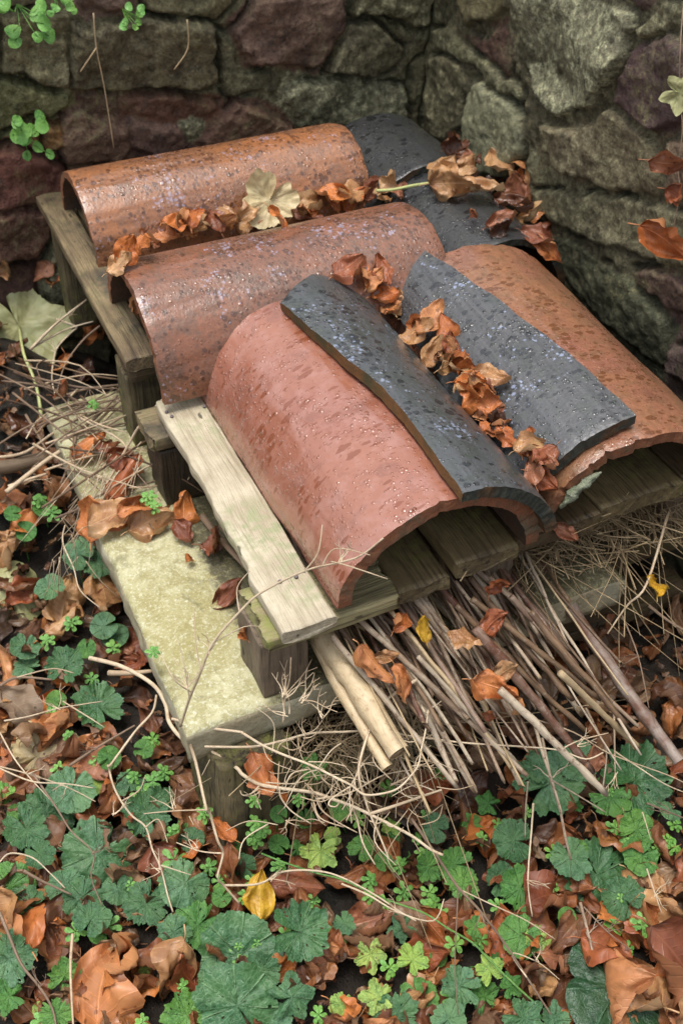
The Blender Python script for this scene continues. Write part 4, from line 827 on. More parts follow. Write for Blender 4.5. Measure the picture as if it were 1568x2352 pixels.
# ------------------------------------------------------------------ straw and dry grass
def straw(name, count, box, seed, label, lean=(0, -1, -.2), ln=(.05, .13), r=(.0005, .0011), mats='straw'):
    rr = random.Random(seed); parts = []
    for _ in range(count):
        p = Vector([rr.uniform(*b) for b in box]); d = (Vector(lean)+Vector((rr.gauss(0, .7), rr.gauss(0, .7), rr.gauss(0, .35)))).normalized()
        k = Vector((rr.gauss(0, 1), rr.gauss(0, 1), rr.gauss(0, .6)))*.03*rr.random(); L = rr.uniform(*ln); P = [p+d*L*t+k*t*t*4*L/.1 for t in (0, .25, .5, .75, 1)]
        g_ = tube_geo(P, [rr.uniform(*r)]*5, 4); parts.append(g_)
    V, F, UV = merge(parts); return tag(mk(name, V, F, mats, None, UV, base=Vector(V[0])), label, 'dry grass', None, 'stuff')
straw('dry_grass', 560, ((.70, 1.0), (.89, .98), (-.15, -.075)), 1, 'matted dry grass stuffed under the boards on the right end of the slab', (.1, -.5, -.25), (.03, .10), (.0004, .0011))
straw('dry_grass', 420, ((.33, .56), (.79, .88), (-.32, -.215)), 2, 'hanging dry grass under the front edge of the slab', (.1, -.35, -.7), (.04, .11), (.0004, .0009))
# ------------------------------------------------------------------ dead weed stalks (traced in depth, each its own plant)
def stalks(name, label, specs, mat='stalk', cat='dead weed stalk', group=None):
    """specs: lists of ((x, y, z), ...) with radius; first is the main stem"""
    root = None
    for i, (pts, r) in enumerate(specs):
        P = [at(x, y, z) for x, y, z in pts]
        if root is None: root = empty(name, P[0], label, cat, group)
        rr_ = [r*(1-.45*t/(len(P)-1)) for t in range(len(P))]; tube('stem' if i == 0 else 'side_twig', P, rr_, mat, root, 6, 5)
    return root
def zz(pts, z0, z1):
    n = len(pts)-1; return [(x, y, z0+(z1-z0)*i/n) for i, (x, y) in enumerate(pts)]
z3 = lambda L: [(539+x*.3125, 1617+y*.3125) for x, y in L]
c5 = lambda L: [(x/2, 1176+y/2) for x, y in L]; r6 = lambda L: [(784+x/2, 1176+y/2) for x, y in L]
r7 = lambda L: [(x/2, 1715+y/2) for x, y in L]; r8 = lambda L: [(784+x/2, 1715+y/2) for x, y in L]; r3 = lambda L: [(x/2, 588+y/2) for x, y in L]
def fuzz(base, ang, n, L, seed, z, r=.00075):
    """small forked side twigs near a point, pixel lengths"""
    rr = random.Random(seed); out = []
    for i in range(n):
        x, y = base[0]+rr.uniform(-6, 6), base[1]+rr.uniform(-6, 6); a = math.radians(ang+rr.uniform(-55, 55)); l = L*rr.uniform(.45, 1)
        p = [(x, y, z)]; 
        for k in range(3):
            a += rr.uniform(-.45, .45); x += math.cos(a)*l/3; y -= math.sin(a)*l/3; p.append((x, y, z+.006*k*rr.uniform(-.4, 1)))
        out.append((p, r))
        a2 = a+rr.choice([-.7, .7]); out.append(([p[2], (p[2][0]+math.cos(a2)*l*.3, p[2][1]-math.sin(a2)*l*.3, z+.012)], r*.8))
    return out
A1 = zz(c5([(410,670),(560,710),(700,790),(760,880),(780,970),(850,1050),(950,1090),(1080,1170)])+z3([(60,520),(180,590),(340,620),(570,650),(720,700),(860,750),(990,810),(1150,890),(1300,970),(1440,1070),(1530,1110)]), -.20, -.24)
stalks('weed_stalk', 'thick bleached stalk curling round the slab corner and away to the right', [(A1, .0032), (zz(z3([(600,690),(640,780),(760,870),(900,945)]), -.23, -.25), .0014), (zz(z3([(330,620),(340,690),(420,790),(560,880)]), -.22, -.25), .0014), (zz(z3([(990,810),(1200,740),(1400,670),(1520,630)]), -.23, -.20), .0024), (zz(z3([(180,600),(120,660),(60,670),(40,635)]), -.22, -.22), .0012), (zz(z3([(860,750),(900,850),(940,1020),(1030,1180)]), -.24, -.27), .0016)]
   + fuzz((660, 1880), -60, 4, 60, 1, -.23) + fuzz((700, 1800), -30, 4, 70, 2, -.22)+fuzz((900, 1800), 20, 5, 80, 3, -.21)+fuzz((600,1815), -110, 3, 50, 31, -.22))
B1 = zz(c5([(790,950),(950,990),(1100,1010)])+z3([(60,215),(200,300),(350,370),(560,450),(740,540),(860,600),(950,665),(1080,660),(1200,620),(1300,520),(1350,440),(1370,330),(1400,200),(1420,30)]), -.17, -.12)
stalks('weed_stalk', 'bleached stalk sweeping under the bamboo ends then turning upward', [(B1, .0019), (zz(z3([(540,425),(700,430),(820,460)]), -.18, -.18), .001), (zz(z3([(860,600),(720,690),(690,740),(740,755),(770,720)]), -.19, -.2), .0013), (zz(z3([(1300,520),(1220,560),(1140,600)]), -.17, -.18), .001)] + fuzz((950, 1760), 30, 6, 70, 5, -.16)+fuzz((975, 1640), 80, 4, 50, 6, -.12))
C1 = zz(c5([(940,1078),(1160,1078),(1300,1050)])+z3([(560,215),(800,205),(1000,190),(1100,185),(1230,225),(1400,250)])+r6([(560,1060),(700,1070),(860,1080),(1000,1095),(1120,1135),(1200,1105)]), -.18, -.15)
stalks('weed_stalk', 'long pale stalk running level from the slab corner to the right', [(C1, .0017), (zz(r6([(1000,1095),(1090,1050),(1225,1015)]), -.15, -.14), .0011)] + fuzz((1330, 1710), 40, 4, 60, 7, -.15)+fuzz((700, 1690), 70, 4, 60, 8, -.16))
D1 = zz(r6([(345,770),(200,870),(130,1000)])+z3([(915,440),(920,580),(950,680),(990,800),(1060,960),(1130,1130)]), -.10, -.22)
stalks('weed_stalk', 'straight white stalk crossing the bamboo end with a blunt knob', [(D1, .0021)])
E1 = [(415,1668,-.10),(435,1606,-.04),(460,1546,.01),(490,1476,.05),(550,1406,.08),(600,1361,.10),(700,1311,.13),(784,1291,.15),(830,1275,.16),(880,1236,.18)]
stalks('weed_stalk', 'thin brown stalk rising over the slab and the pink tile', [(E1, .0017), ([(435,1606,-.04),(425,1540,.0),(410,1470,.03)], .0009), ([(440,1590,-.03),(400,1560,0),(365,1490,.02)], .0009), ([(462,1540,.01),(450,1480,.03),(446,1400,.05)], .0009), ([(550,1406,.08),(545,1350,.10),(575,1310,.12)], .001), ([(700,1311,.13),(730,1270,.15),(740,1205,.17)], .0011), ([(740,1300,.14),(770,1260,.16),(850,1275,.17)], .0009), ([(760,1290,.15),(800,1300,.16),(890,1330,.15)], .001), ([(490,1476,.05),(560,1440,.05),(600,1440,.04)], .0008)]+fuzz((432,1580), 105, 8, 80, 11, -.02, .0006)+fuzz((480,1500),70,4,60,12,.04,.0006)+fuzz((780,1290), 60, 4, 60, 13, .15, .0007))
F1 = zz(c5([(870,1060),(900,1150),(950,1370)])+r7([(960,290),(1000,430),(1025,490),(1000,600),(1030,640),(1100,720)]), -.18, -.33)
stalks('weed_stalk', 'white stalk falling straight from the slab corner towards the yellow leaf', [(F1, .0023), (zz(r7([(1030,637),(1190,630),(1300,575),(1450,570),(1568,600),(1720,680),(1840,760),(1910,800)]), -.32, -.30), .0016), (zz(r7([(955,290),(800,295),(660,308)]), -.24, -.25), .0011), (zz(r7([(1020,490),(920,480),(810,440)]), -.28, -.28), .0012), (zz(r7([(870,320),(890,360)]), -.25, -.25), .001)] + fuzz((400, 1855), 140, 4, 60, 14, -.25)+fuzz((450,1950), 150, 5, 60, 15, -.28)+fuzz((620,2020), 60, 4, 60, 16, -.31))
G1 = zz(c5([(720,840),(700,920),(620,1010),(510,1160)])+r7([(500,90),(530,200),(600,310),(670,370),(700,470),(740,560),(770,680),(795,760)]), -.22, -.33)
stalks('weed_stalk', 'pale zigzag stalk dropping from the slab edge across the green leaves', [(G1, .0019), (zz(r7([(670,370),(730,335),(770,440)]), -.28, -.29), .0011), (zz(r7([(740,545),(880,590)]), -.3, -.31), .001), (zz(r7([(560,250),(640,200),(665,140)]), -.26, -.24), .0011)] + fuzz((260, 1870), 20, 4, 60, 17, -.26)+fuzz((370, 2000), 160, 4, 50, 18, -.3))
for k, (pts, z0, z1, r, lb) in enumerate([
    (r7([(0,760),(40,860),(100,1000),(180,1100),(240,1200),(262,1300)]), -.30, -.33, .0022, 'brown stalk running down the bottom left corner'),
    (r7([(110,570),(200,620),(330,680)]), -.30, -.33, .0022, 'short pale stalk among dark leaves at the far left'),
    (r7([(150,120),(260,280),(330,390),(430,490),(420,600),(470,730)]), -.27, -.33, .0015, 'thin brown stalk piercing a dark scalloped leaf'),
    (r7([(335,860),(325,1000),(330,1150),(338,1290)]), -.30, -.32, .0022, 'upright tan stem at the bottom left'),
    (r7([(0,100),(150,160),(300,170),(430,190)]), -.26, -.28, .0013, 'thin stalk over the cream sycamore leaf'),
    (r7([(0,530),(50,490),(150,510),(230,580),(300,650)]), -.29, -.33, .0013, 'arched thin stalk at the far left below the timber'),
    (r8([(320,330),(430,490),(530,640),(640,760),(760,920),(850,1060),(960,1230)]), -.24, -.33, .0022, 'long purple brown stalk slanting down to the bottom edge'),
    (r8([(530,650),(700,730),(850,800),(980,885)]), -.29, -.32, .001, 'thin side stalk right of the long slanting stalk'),
    (r8([(850,1060),(780,950),(900,990),(1000,1070)]), -.31, -.32, .001, 'hair thin stalk near the bottom centre'),
    (r8([(920,-40),(960,150),(1000,280),(1030,430),(1052,520)]), -.20, -.30, .0026, 'grey stem standing right of the stick bundle'),
    (r8([(1095,715),(1130,850),(1160,980)]), -.30, -.33, .0024, 'grey stem stub near the ivy leaf'),
    (r8([(965,155),(1060,210),(1210,300)]), -.22, -.27, .0014, 'thin forked twig beside the grey stem'),
    (r8([(1110,735),(1220,850),(1330,935)]), -.29, -.31, .0011, 'fine twig ending above the big brown leaves'),
    (r8([(855,160),(845,280),(842,420)]), -.25, -.31, .0014, 'upright straw left of the grey stem'), (r8([(880,260),(870,400),(855,620),(875,780)]), -.25, -.33, .0015, 'pale upright straw near the centre right leaves'),
    (r8([(535,650),(528,800),(520,1000),(535,1230)]), -.29, -.32, .0011, 'brown upright straw in the light green leaves'),
    (r8([(0,630),(120,680),(260,760),(420,800),(470,700)]), -.30, -.30, .0014, 'pale bent twig beside the pink tinted shoot'),
    (r8([(1250,20),(1340,80),(1480,170),(1600,220)]), -.2, -.24, .0012, 'thin twig over the holed leaf at the right'), (r8([(1400,260),(1500,300),(1600,340)]), -.24, -.26, .0015, 'reddish twig at the right edge'),
    (r8([(1380,300),(1420,430)]), -.26, -.28, .001, 'short straw under the holed leaf'), (r8([(1400,560),(1440,680),(1470,770)]), -.28, -.31, .0012, 'tan straw at the right beside the big leaves'),
    (r6([(1500,0),(1400,330),(1310,430),(1220,560)]), -.08, -.18, .0022, 'long straw slanting in front of the right wall gap'),
    (r6([(1285,470),(1360,660),(1410,900)]), -.16, -.22, .0014, 'brown straw in the dark right gap'), (r6([(1410,430),(1500,500),(1600,560)]), -.15, -.17, .0026, 'brown twig from the dull yellow leaf'),
    (r6([(880,950),(920,1100),(960,1220),(1010,1380)]), -.18, -.24, .0028, 'grey stem rising from under the sticks'), (r6([(1120,900),(1180,1020),(1215,1100),(1200,1260)]), -.17, -.24, .002, 'bent grey twig at the lower end of the sticks'),
    (r6([(1250,930),(1255,1200)]), -.18, -.23, .0016, 'upright straw below the right hand stems'), (r6([(830,935),(1060,1010),(1230,1110),(1500,1210),(1600,1260)]), -.16, -.22, .0011, 'fine stalk crossing the lower stems to the right'),
    (r3([(30,1085),(200,950),(330,860),(450,760),(560,650)]), -.20, -.13, .0042, 'pale peeled stick pointing down left at the left edge'), (r3([(0,925),(120,900),(250,810),(400,720)]), -.19, -.15, .0030, 'curved tan stick above the small log'),
    (r3([(140,430),(260,310),(400,200)]), -.16, -.09, .0030, 'pale forked twig by the rear pallet board'), (r3([(150,420),(300,340),(430,300)]), -.16, -.12, .0022, 'second pale twig under the forked twig'),
    (r3([(260,290),(350,325),(330,350),(260,430),(240,560),(260,650)]), -.13, -.18, .0022, 'hooked twig near the pale green sycamore leaf'), (r3([(460,320),(380,390),(300,500),(260,640)]), -.11, -.18, .0022, 'brown bent twig behind the hooked twig'),
    (r3([(250,660),(400,610),(560,590)]), -.17, -.14, .0030, 'brown twig lying level by the rear block'), (r3([(120,730),(180,830),(230,920)]), -.19, -.2, .0028, 'short reddish twig by the slab edge'), (r3([(350,830),(320,950),(280,1045)]), -.15, -.17, .0030, 'brown twig standing on the slab edge'),
    (r3([(280,860),(420,760),(540,640)]), -.16, -.12, .0036, 'dark wet twig beside the peeled stick'), (r3([(40,1060),(120,1030),(215,1000)]), -.2, -.19, .0034, 'tan twig under the log'), (r3([(360,830),(480,790),(590,765)]), -.15, -.14, .0024, 'thin brown twig crossing to the rear block'),
    (c5([(930,20),(1000,110),(1100,220),(1190,320)]), -.145, -.12, .0060, 'brown stem lying on the slab along the plank'), (c5([(1010,60),(1090,180),(1150,260)]), -.14, -.13, .0034, 'thinner stem behind the brown stem by the plank'),
    (c5([(320,1165),(450,1080),(620,980)]), -.27, -.23, .0022, 'purple twig left of the slab corner'), (c5([(0,800),(80,760),(240,770)]), -.30, -.28, .0026, 'brown twig on the ground at the left edge'),
    (c5([(500,740),(600,740),(700,730)]), -.24, -.22, .0045, 'stout pale stick behind the thick bleached stalk'), (c5([(0,1170),(120,1200),(300,1260),(440,1330)]), -.28, -.29, .0012, 'thin stalk over orange leaves at the left'),
    (c5([(20,960),(130,940),(280,900),(470,870)]), -.24, -.25, .0013, 'fine pale stalk above the orange leaves at left'), (c5([(290,870),(420,950),(480,990)]), -.24, -.26, .0012, 'forked fine stalk left of the slab'),
    (c5([(0,1010),(60,1120),(120,1200),(240,1330)]), -.27, -.29, .0013, 'thin stalk across the cream leaf'), (c5([(80,760),(240,720),(340,740)]), -.25, -.26, .0012, 'thin curved stalk above green leaves at left'),
    ]):
    mm = 'twig' if 'brown' in lb or 'dark' in lb or 'purple' in lb or 'reddish' in lb else 'stem_grey' if 'grey' in lb else 'stalk'
    sp = [(zz(pts, z0, z1), r)]
    if r < .0035 and k % 2 == 0: sp += fuzz(pts[len(pts)//2], Rv.uniform(0, 360), 3, 60, 100+k, (z0+z1)/2, .0007)
    stalks('weed_stalk' if mm == 'stalk' else 'twig', lb, sp, mm, 'twig' if mm != 'stalk' else 'dead weed stalk')
# stalk P: long drooping stalk with straw at the left of the black block
Pm = zz(r3([(845,595),(760,650),(650,770),(600,850),(540,960),(460,1100),(400,1200),(330,1320)]), .01, -.22)
sp = [(Pm, .0026)]
for k in range(26):
    x0, y0 = Rv.uniform(190, 330), Rv.uniform(1010, 1120); L = Rv.uniform(90, 260); a = math.radians(Rv.uniform(225, 262)); x1, y1 = x0+math.cos(a)*L, y0-math.sin(a)*L
    sp.append(([(x0, y0, -.10), ((x0+x1)/2+Rv.uniform(-12, 12), (y0+y1)/2, -.15), (x1, y1, -.22)], Rv.uniform(.0006, .0012)))
stalks('weed_stalk', 'drooping spray of pale stalks hanging over the left end of the slab', sp)
sp = [(zz(c5([(300,60),(290,140),(340,260),(370,360),(460,440)]), -.18, -.24), .0014)]
for k in range(12):
    x0, y0 = Rv.uniform(120, 200), Rv.uniform(1180, 1300); a = math.radians(Rv.uniform(230, 320)); L = Rv.uniform(50, 170)
    sp.append(([(x0, y0, -.19), (x0+math.cos(a)*L*.5+Rv.uniform(-9, 9), y0-math.sin(a)*L*.5, -.22), (x0+math.cos(a)*L, y0-math.sin(a)*L, -.26)], Rv.uniform(.0007, .0011)))
stalks('weed_stalk', 'wiry pale stalks hanging beside the left edge of the slab', sp)
sp = [(zz([(650,1660),(655,1600),(665,1560),(668,1510)], -.14, -.05), .0013)]+fuzz((655,1600), 80, 7, 110, 41, -.10, .0009)+fuzz((690,1610), 40, 5, 90, 42, -.10, .0009)+fuzz((660,1640), 130, 4, 80, 43, -.12, .0008)+fuzz((740,1650), 70, 4, 80, 44, -.12, .0008)
stalks('weed_stalk', 'bushy dry seed head standing in front of the brown pallet block', sp)
sp = [(zz(z3([(600,700),(850,650),(1100,520),(1350,480)]), -.2, -.16), .0012)]
for k in range(70):
    x0, y0 = Rv.uniform(560, 1020), Rv.uniform(1660, 1900); a = Rv.uniform(0, 2*PI); L = Rv.uniform(35, 130); zq = Rv.uniform(-.25, -.14)
    m1 = (x0+math.cos(a)*L*.5+Rv.uniform(-14, 14), y0-math.sin(a)*L*.5+Rv.uniform(-14, 14)); sp.append(([(x0, y0, zq), (*m1, zq+.01), (x0+math.cos(a+.4)*L, y0-math.sin(a+.4)*L, zq)], Rv.uniform(.0005, .0011)))
stalks('weed_stalk', 'tangled mass of wiry bleached stems below the bamboo ends', sp)
# log and green runner
tag(tube('log', [at(-60, 1078, -.2), at(15, 1072, -.2), at(60, 1062, -.2), at(108, 1050, -.2)], [.0125, .0125, .012, .011], 'log', n=14, smooth_k=3, capmat='pith'), 'short brown log at the left edge beside the slab', 'log')
tag(tube('green_runner', [at(p[0], p[1], -.33) for p in r7([(1200,490),(1300,530),(1450,580),(1568,610)])+r8([(200,700),(380,765),(480,830),(600,900),(660,960),(760,1060),(900,1190)])], .0014, 'green_mid', smooth_k=4), 'green runner stem crossing the ground from centre to bottom', 'plant stem')
# twigs heaped on the slab behind the leaves
for i in range(48):
    p = Vector((Rv.uniform(.16, .33), Rv.uniform(1.30, 1.66), Rv.uniform(-.15, -.11))); a = Rv.uniform(-1.3, 1.1)-.5; L = Rv.uniform(.09, .26); d = Vector((math.cos(a), math.sin(a), Rv.uniform(-.1, .15)))
    q = p+d*L; p = p-d*L*.5; q = q-d*L*.5; mid = p+d*L*.5+Vector((Rv.uniform(-.03, .03), Rv.uniform(-.03, .03), Rv.uniform(0, .015)))
    o = tube('twig', [p, mid, q], [Rv.uniform(.0008, .0026), Rv.uniform(.001, .002), .0007], Rv.choice(['twig', 'twig', 'stalk', SB]), n=6, smooth_k=4); tag(o, None, 'twig', 'twigs heaped on the far left end of the slab'); later_label(o, ('small twig, %s, in the heap left of the rear pallet', 'top'), proj(mid)[1])
# ------------------------------------------------------------------ green plants
_m = lambda g_: (np.asarray(g_[0])*.08, g_[1], g_[2])
BL = {'scallop': [lobed(.5, 7, [.07, .05, .1, .04, .08, .06][i], .05, 50+i, [.3, .5, .35, .7, .4, .3][i], [.12, -.14, .05, -.26, .2, -.08][i], [.03, .035, .045, .02, .04, .03][i], [0, 5, 12, 0, 7, 3][i], ragged=[.4, 1., 1.9, .5, 1.4, .9][i]) for i in range(6)],
      'lobed': [lobed(.56, 5, .36, .04, 70+i, .6, [-.15, .12, -.05][i], .05, 3, ragged=1., point=.9) for i in range(3)],
      'ivy': [lobed(.5, 3, .35, .0, 90, .3, -.2, .04)], 'round': [lobed(.5, 2, .03, .0, 95+i, .25, .1, .03, nr=5, na=40) for i in range(2)]}
BL = {k: [_m(q) for q in v] for k, v in BL.items()}
BMS = {}
def green(px, py, size, mat='green_dark', kind='scallop', yaw=None, label=None, h=None, tilt=None):
    l, n, d = hit(px, py)
    if l is None or l.z > -.2 and px > 200: return
    var = Rv.randrange(len(BL[kind])); key = (kind, var, mat)
    if key not in BMS:
        V, F, uv = BL[kind][var]; me = bpy.data.meshes.new('leaf_blade'); me.from_pydata(V.tolist(), [], [tuple(int(i) for i in f) for f in F]); me.materials.append(M[mat])
        lay = me.uv_layers.new(name='UVMap'); ix = np.zeros(len(me.loops), dtype=np.int32); me.loops.foreach_get('vertex_index', ix); lay.data.foreach_set('uv', uv[ix].ravel()); me.polygons.foreach_set('use_smooth', [True]*len(F)); me.update(); BMS[key] = me
    h = Rv.uniform(.035, .075) if h is None else h; dirc = (CAM-l).normalized(); top = l+dirc*(h/dirc.z); d = (top-CAM).length; sc = size*.78/FPX*d/.08
    base = Vector((top.x+Rv.uniform(-.015, .015), top.y+Rv.uniform(-.005, .03), 0)); g_ = drop_to((base.x, base.y, top.z)); base.z = (g_.z if g_ else -.4)-.002
    root = empty('green_plant', base, label, 'green plant', 'low green plants on the ground'); me = BMS[key]
    o = bpy.data.objects.new('leaf_blade', me); COL.objects.link(o); o.parent = root; o.location = top-base; o.scale = (sc, sc, sc)
    nr = Vector((Rv.uniform(-.35, .25), Rv.uniform(-.75, -.1), 1)); o.rotation_euler = orient(nr, Rv.uniform(0, 2*PI) if yaw is None else math.radians(yaw), 0, 0)
    mid = (base+top)/2+Vector((Rv.uniform(-.006, .006), .01, .004)); tube('leaf_stalk', [base, mid, top-Vector((0, 0, .0008))], [.0013, .0012, .001], 'green_mid', root, 6, 4)
    if not label:
        later_label(root, ({'green_dark': 'dark green', 'green_mid': 'mid green', 'green_lime': 'lime green', 'green_small': 'fresh green', 'ivy': 'ivy'}[mat]+' '+{'scallop': 'scalloped', 'lobed': 'lobed', 'ivy': 'pointed', 'round': 'small round'}[kind]+' leaf, %s, '+zone(px, py), 'left'), px)
    return root
GD, GM, GL = 'green_dark', 'green_mid', 'green_lime'
for px, py, s, m_, k in [(110,1868,150,GD,'scallop'),(165,1815,130,GD,'scallop'),(60,1905,110,GD,'scallop'),(225,1960,185,GD,'scallop'),(335,1868,120,GD,'scallop'),(365,1840,80,GD,'scallop'),(150,2035,100,GD,'scallop'),(190,2060,105,GD,'scallop'),(210,2110,100,GD,'scallop'),(25,2035,120,GM,'scallop'),(60,2080,100,GD,'scallop'),(335,2075,112,GD,'scallop'),(425,2030,130,GD,'scallop'),(400,2140,90,GD,'scallop'),(455,2125,120,GM,'scallop'),(548,2195,215,GD,'scallop'),(690,2140,150,GD,'scallop'),(545,2310,215,GD,'scallop'),(20,2200,130,GD,'scallop'),(150,2240,80,GM,'scallop'),(20,2290,90,GM,'lobed'),(670,2290,120,GD,'lobed'),(430,2335,120,GM,'scallop'),(130,2330,80,GM,'scallop'),
   (150,1528,100,GD,'scallop'),(58,1485,80,GD,'scallop'),(60,1530,70,GD,'scallop'),(225,1622,130,GD,'scallop'),(240,1438,80,GD,'round'),(225,1290,90,GD,'scallop'),(115,1350,80,GD,'scallop'),(180,1270,90,GD,'scallop'),(265,1460,80,GD,'round'),(200,1490,60,GM,'round'),(130,1610,60,GM,'round'),(250,1740,70,GM,'round'),
   (1262,1800,170,GD,'scallop'),(1235,1760,90,GD,'scallop'),(1330,1750,110,GD,'scallop'),(1455,1790,190,GD,'scallop'),(1400,1830,110,GM,'scallop'),(1460,1905,100,GM,'scallop'),(1470,1965,100,GM,'scallop'),(1180,1930,110,GD,'scallop'),(1045,1985,90,GM,'scallop'),(1000,1900,80,GD,'scallop'),(1120,1845,70,GM,'lobed'),(1080,1890,60,GM,'lobed'),(1370,2010,190,GD,'scallop'),(1310,1970,110,GD,'scallop'),(1430,2060,110,GD,'scallop'),(1195,2040,110,GM,'scallop'),(1150,2020,90,GD,'scallop'),(830,1948,74,GM,'scallop'),(895,1890,70,GL,'lobed'),(735,1955,112,GL,'lobed'),(765,1920,50,GL,'scallop'),
   (1195,2150,110,GM,'scallop'),(1240,2165,80,GL,'scallop'),(1375,2170,100,GD,'scallop'),(1060,2030,90,GM,'scallop'),(985,1990,80,GM,'scallop'),(850,2190,90,GL,'lobed'),(945,2205,90,GL,'lobed'),(868,2290,90,GL,'lobed'),(960,2290,100,GM,'scallop'),(1055,2265,100,GD,'scallop'),(1125,2230,80,GL,'lobed'),(1110,2290,90,GM,'lobed'),(1170,2265,70,GM,'lobed'),(905,2335,120,GD,'scallop'),(1030,2340,90,GD,'scallop'),(1200,2340,120,GD,'lobed'),(1270,2345,90,GD,'lobed'),(925,2130,80,GD,'lobed'),(790,2120,60,GD,'scallop'),(780,1860,60,GM,'round'),(1300,2110,60,GM,'round'),(1330,1950,50,GM,'round'),(1090,2130,60,GM,'lobed'),
   (720,1760,80,GM,'lobed'),(640,1870,50,GM,'round'),(880,1980,60,GM,'round'),(1500,2080,60,GM,'round'),(1540,1860,60,GD,'scallop'),(560,1990,70,GD,'scallop'),(640,1940,60,GM,'round'),(700,1880,60,GM,'round'),(510,2060,60,GM,'round'),(440,1930,70,GD,'scallop'),(330,1720,60,GM,'round'),(300,1800,80,GD,'scallop'),(90,1960,80,GD,'scallop'),(270,2040,80,GD,'scallop'),(600,2230,100,GD,'scallop'),(500,2250,110,GD,'scallop'),(620,2350,110,GD,'scallop'),(60,1220,60,GM,'round'),(100,1170,60,GM,'round'),(30,1180,50,GM,'round')]:
    green(px, py, s, m_, k)
for i in range(22):
    px, py = Rv.uniform(-10, 1560), Rv.uniform(1780, 2350); green(px, py, Rv.uniform(34, 66), Rv.choice([GM, GM, GL, 'green_small']), Rv.choice(['round', 'round', 'scallop', 'lobed']), h=Rv.uniform(.02, .05))
special('ivy_leaf', BL['ivy'][0], 'ivy', 1375, 2300, 240/.08, 8, 'dark glossy pointed ivy leaf at the bottom right', (.2, -.2, 1), .05, cat='green plant')
# whorled seedlings
def whorl(px, py, size, label=None, tiers=2, pos=None, nrm=None, zone_=None):
    if pos is None:
        l, n, d = hit(px, py)
        if l is None: return
        dirc = (CAM-l).normalized(); top = l+dirc*(.045/dirc.z)
    else: top = Vector(pos); l = top-Vector(nrm)*.03
    d = (top-CAM).length; R = size/2/FPX*d; parts = []
    nn = Vector(nrm or (Rv.uniform(-.2, .2), -.45, 1)).normalized(); B = orient(nn, Rv.uniform(0, 6)).to_matrix()
    for tr in range(tiers):
        k = 6 if tr == 0 else 5; rr = R*(1 if tr == 0 else .6); hh = -.012*tr if tr == 0 else .006
        for i in range(k):
            a = 2*PI*i/k+tr*.5+Rv.uniform(-.2, .2); w = rr*.24; L = rr*Rv.uniform(.8, 1.1); V = []
            for t, ww in ((.12, .25), (.35, .5), (.6, .95), (.8, 1.), (.93, .65), (1, .12)):
                for s in (-1, 0, 1):
                    p = Vector((s*w*ww, t*L, hh+.12*L*math.sin(t*PI)-(0 if s else .06*w*2))); p = Matrix.Rotation(a, 3, 'Z')@p; V.append(tuple(top+B@p))
            F = [(r*3+c, r*3+c+1, r*3+c+4, r*3+c+3) for r in range(5) for c in (0, 1)]; parts.append((V, F, [(.5, q/18) for q in range(18)]))
    g_ = l if pos is not None else l+Vector((0, .01, -.01)); parts.append(tube_geo([g_, (g_+top)/2+Vector((.002, .002, 0)), top], [.0009]*3, 5))
    V, F, UV = merge(parts); o = mk('seedling', V, F, 'green_small', None, UV, base=top); tag(o, label, 'seedling', 'small whorled green seedlings')
    if not label: later_label(o, ('small whorled seedling, %s, '+(zone_ or zone(px, py)), 'left'), px)
for px, py, s in [(175,2140,50),(252,2128,52),(272,2300,40),(100,2345,50),(400,1975,60),(392,1920,44),(385,2035,44),(480,1995,44),(412,1905,46),(600,1905,50),(585,1890,40),(352,1795,50),(375,1775,44),(335,1830,40),(210,1560,36),(120,1640,40),(350,1700,44),(250,1745,50),(915,1990,44),(925,2050,50),(880,2080,44),(985,2050,40),(995,2075,44),(1010,2100,40),(1265,2040,44),(1268,1960,40),(1500,1950,40),(1495,1990,36),(1030,2290,44),(1100,2160,40),(1440,2180,36),(820,1880,40),(640,1990,40),(560,2060,36),(980,1880,40),(1140,2080,40),(720,2070,36),(340,1145,44),(355,1165,36),(120,1180,44),(90,1150,40),(215,930,30),(60,2150,40),(730,2330,40),(1530,1930,36),(850,2060,38),(300,1925,36),(470,1870,44)]:
    whorl(px, py, s)
for i in range(44): whorl(Rv.uniform(0, 1560), Rv.uniform(1760, 2350), Rv.uniform(30, 50))
for i in range(8): whorl(Rv.uniform(60, 360), Rv.uniform(1400, 1780), Rv.uniform(30, 44))
def clover(px, py, size, label, n, seed):
    """loose cluster of round leaves rooted in a wall joint"""
    rr = random.Random(seed); c = aty(px, py, 1.96); parts = []; d = (c-CAM).length; k = size/FPX*d
    for i in range(n):
        off = Vector((rr.uniform(-1, 1)*k*.5, -rr.uniform(0, .02), rr.uniform(-1, 1)*k*.5)); p = c+off; r = k*rr.uniform(.12, .2)
        B = orient(Vector((rr.uniform(-.3, .3), -.8, .6)), rr.uniform(0, 6)).to_matrix()
        V = [tuple(p)]+[tuple(p+B@Vector((math.cos(a)*r*(1+.1*math.sin(3*a)), math.sin(a)*r*.85, .2*r*math.cos(2*a)))) for a in np.linspace(0, 2*PI, 15)[:-1]]
        parts.append((V, [(0, 1+j, 1+(j+1) % 14) for j in range(14)], [(.5, .1)]*15)); parts.append(tube_geo([Vector((c.x, 2.01, c.z)), (p+c)/2+Vector((0, -.005, -.004)), p], [.0007]*3, 5))
    V, F, UV = merge(parts); tag(mk('wall_plant', V, F, 'green_small', None, UV, base=c), label, 'wall plant')
clover(55, 30, 105, 'round leaved green plant rooted in the top left wall joint', 9, 1); clover(58, 310, 90, 'bright green clover like plant on the wall above the red stones', 13, 2)
clover(140, 2, 60, 'green sprig at the top edge of the wall near the left corner', 9, 3); clover(300, 40, 50, 'tiny feathery green sprig over the big olive wall block', 9, 4)
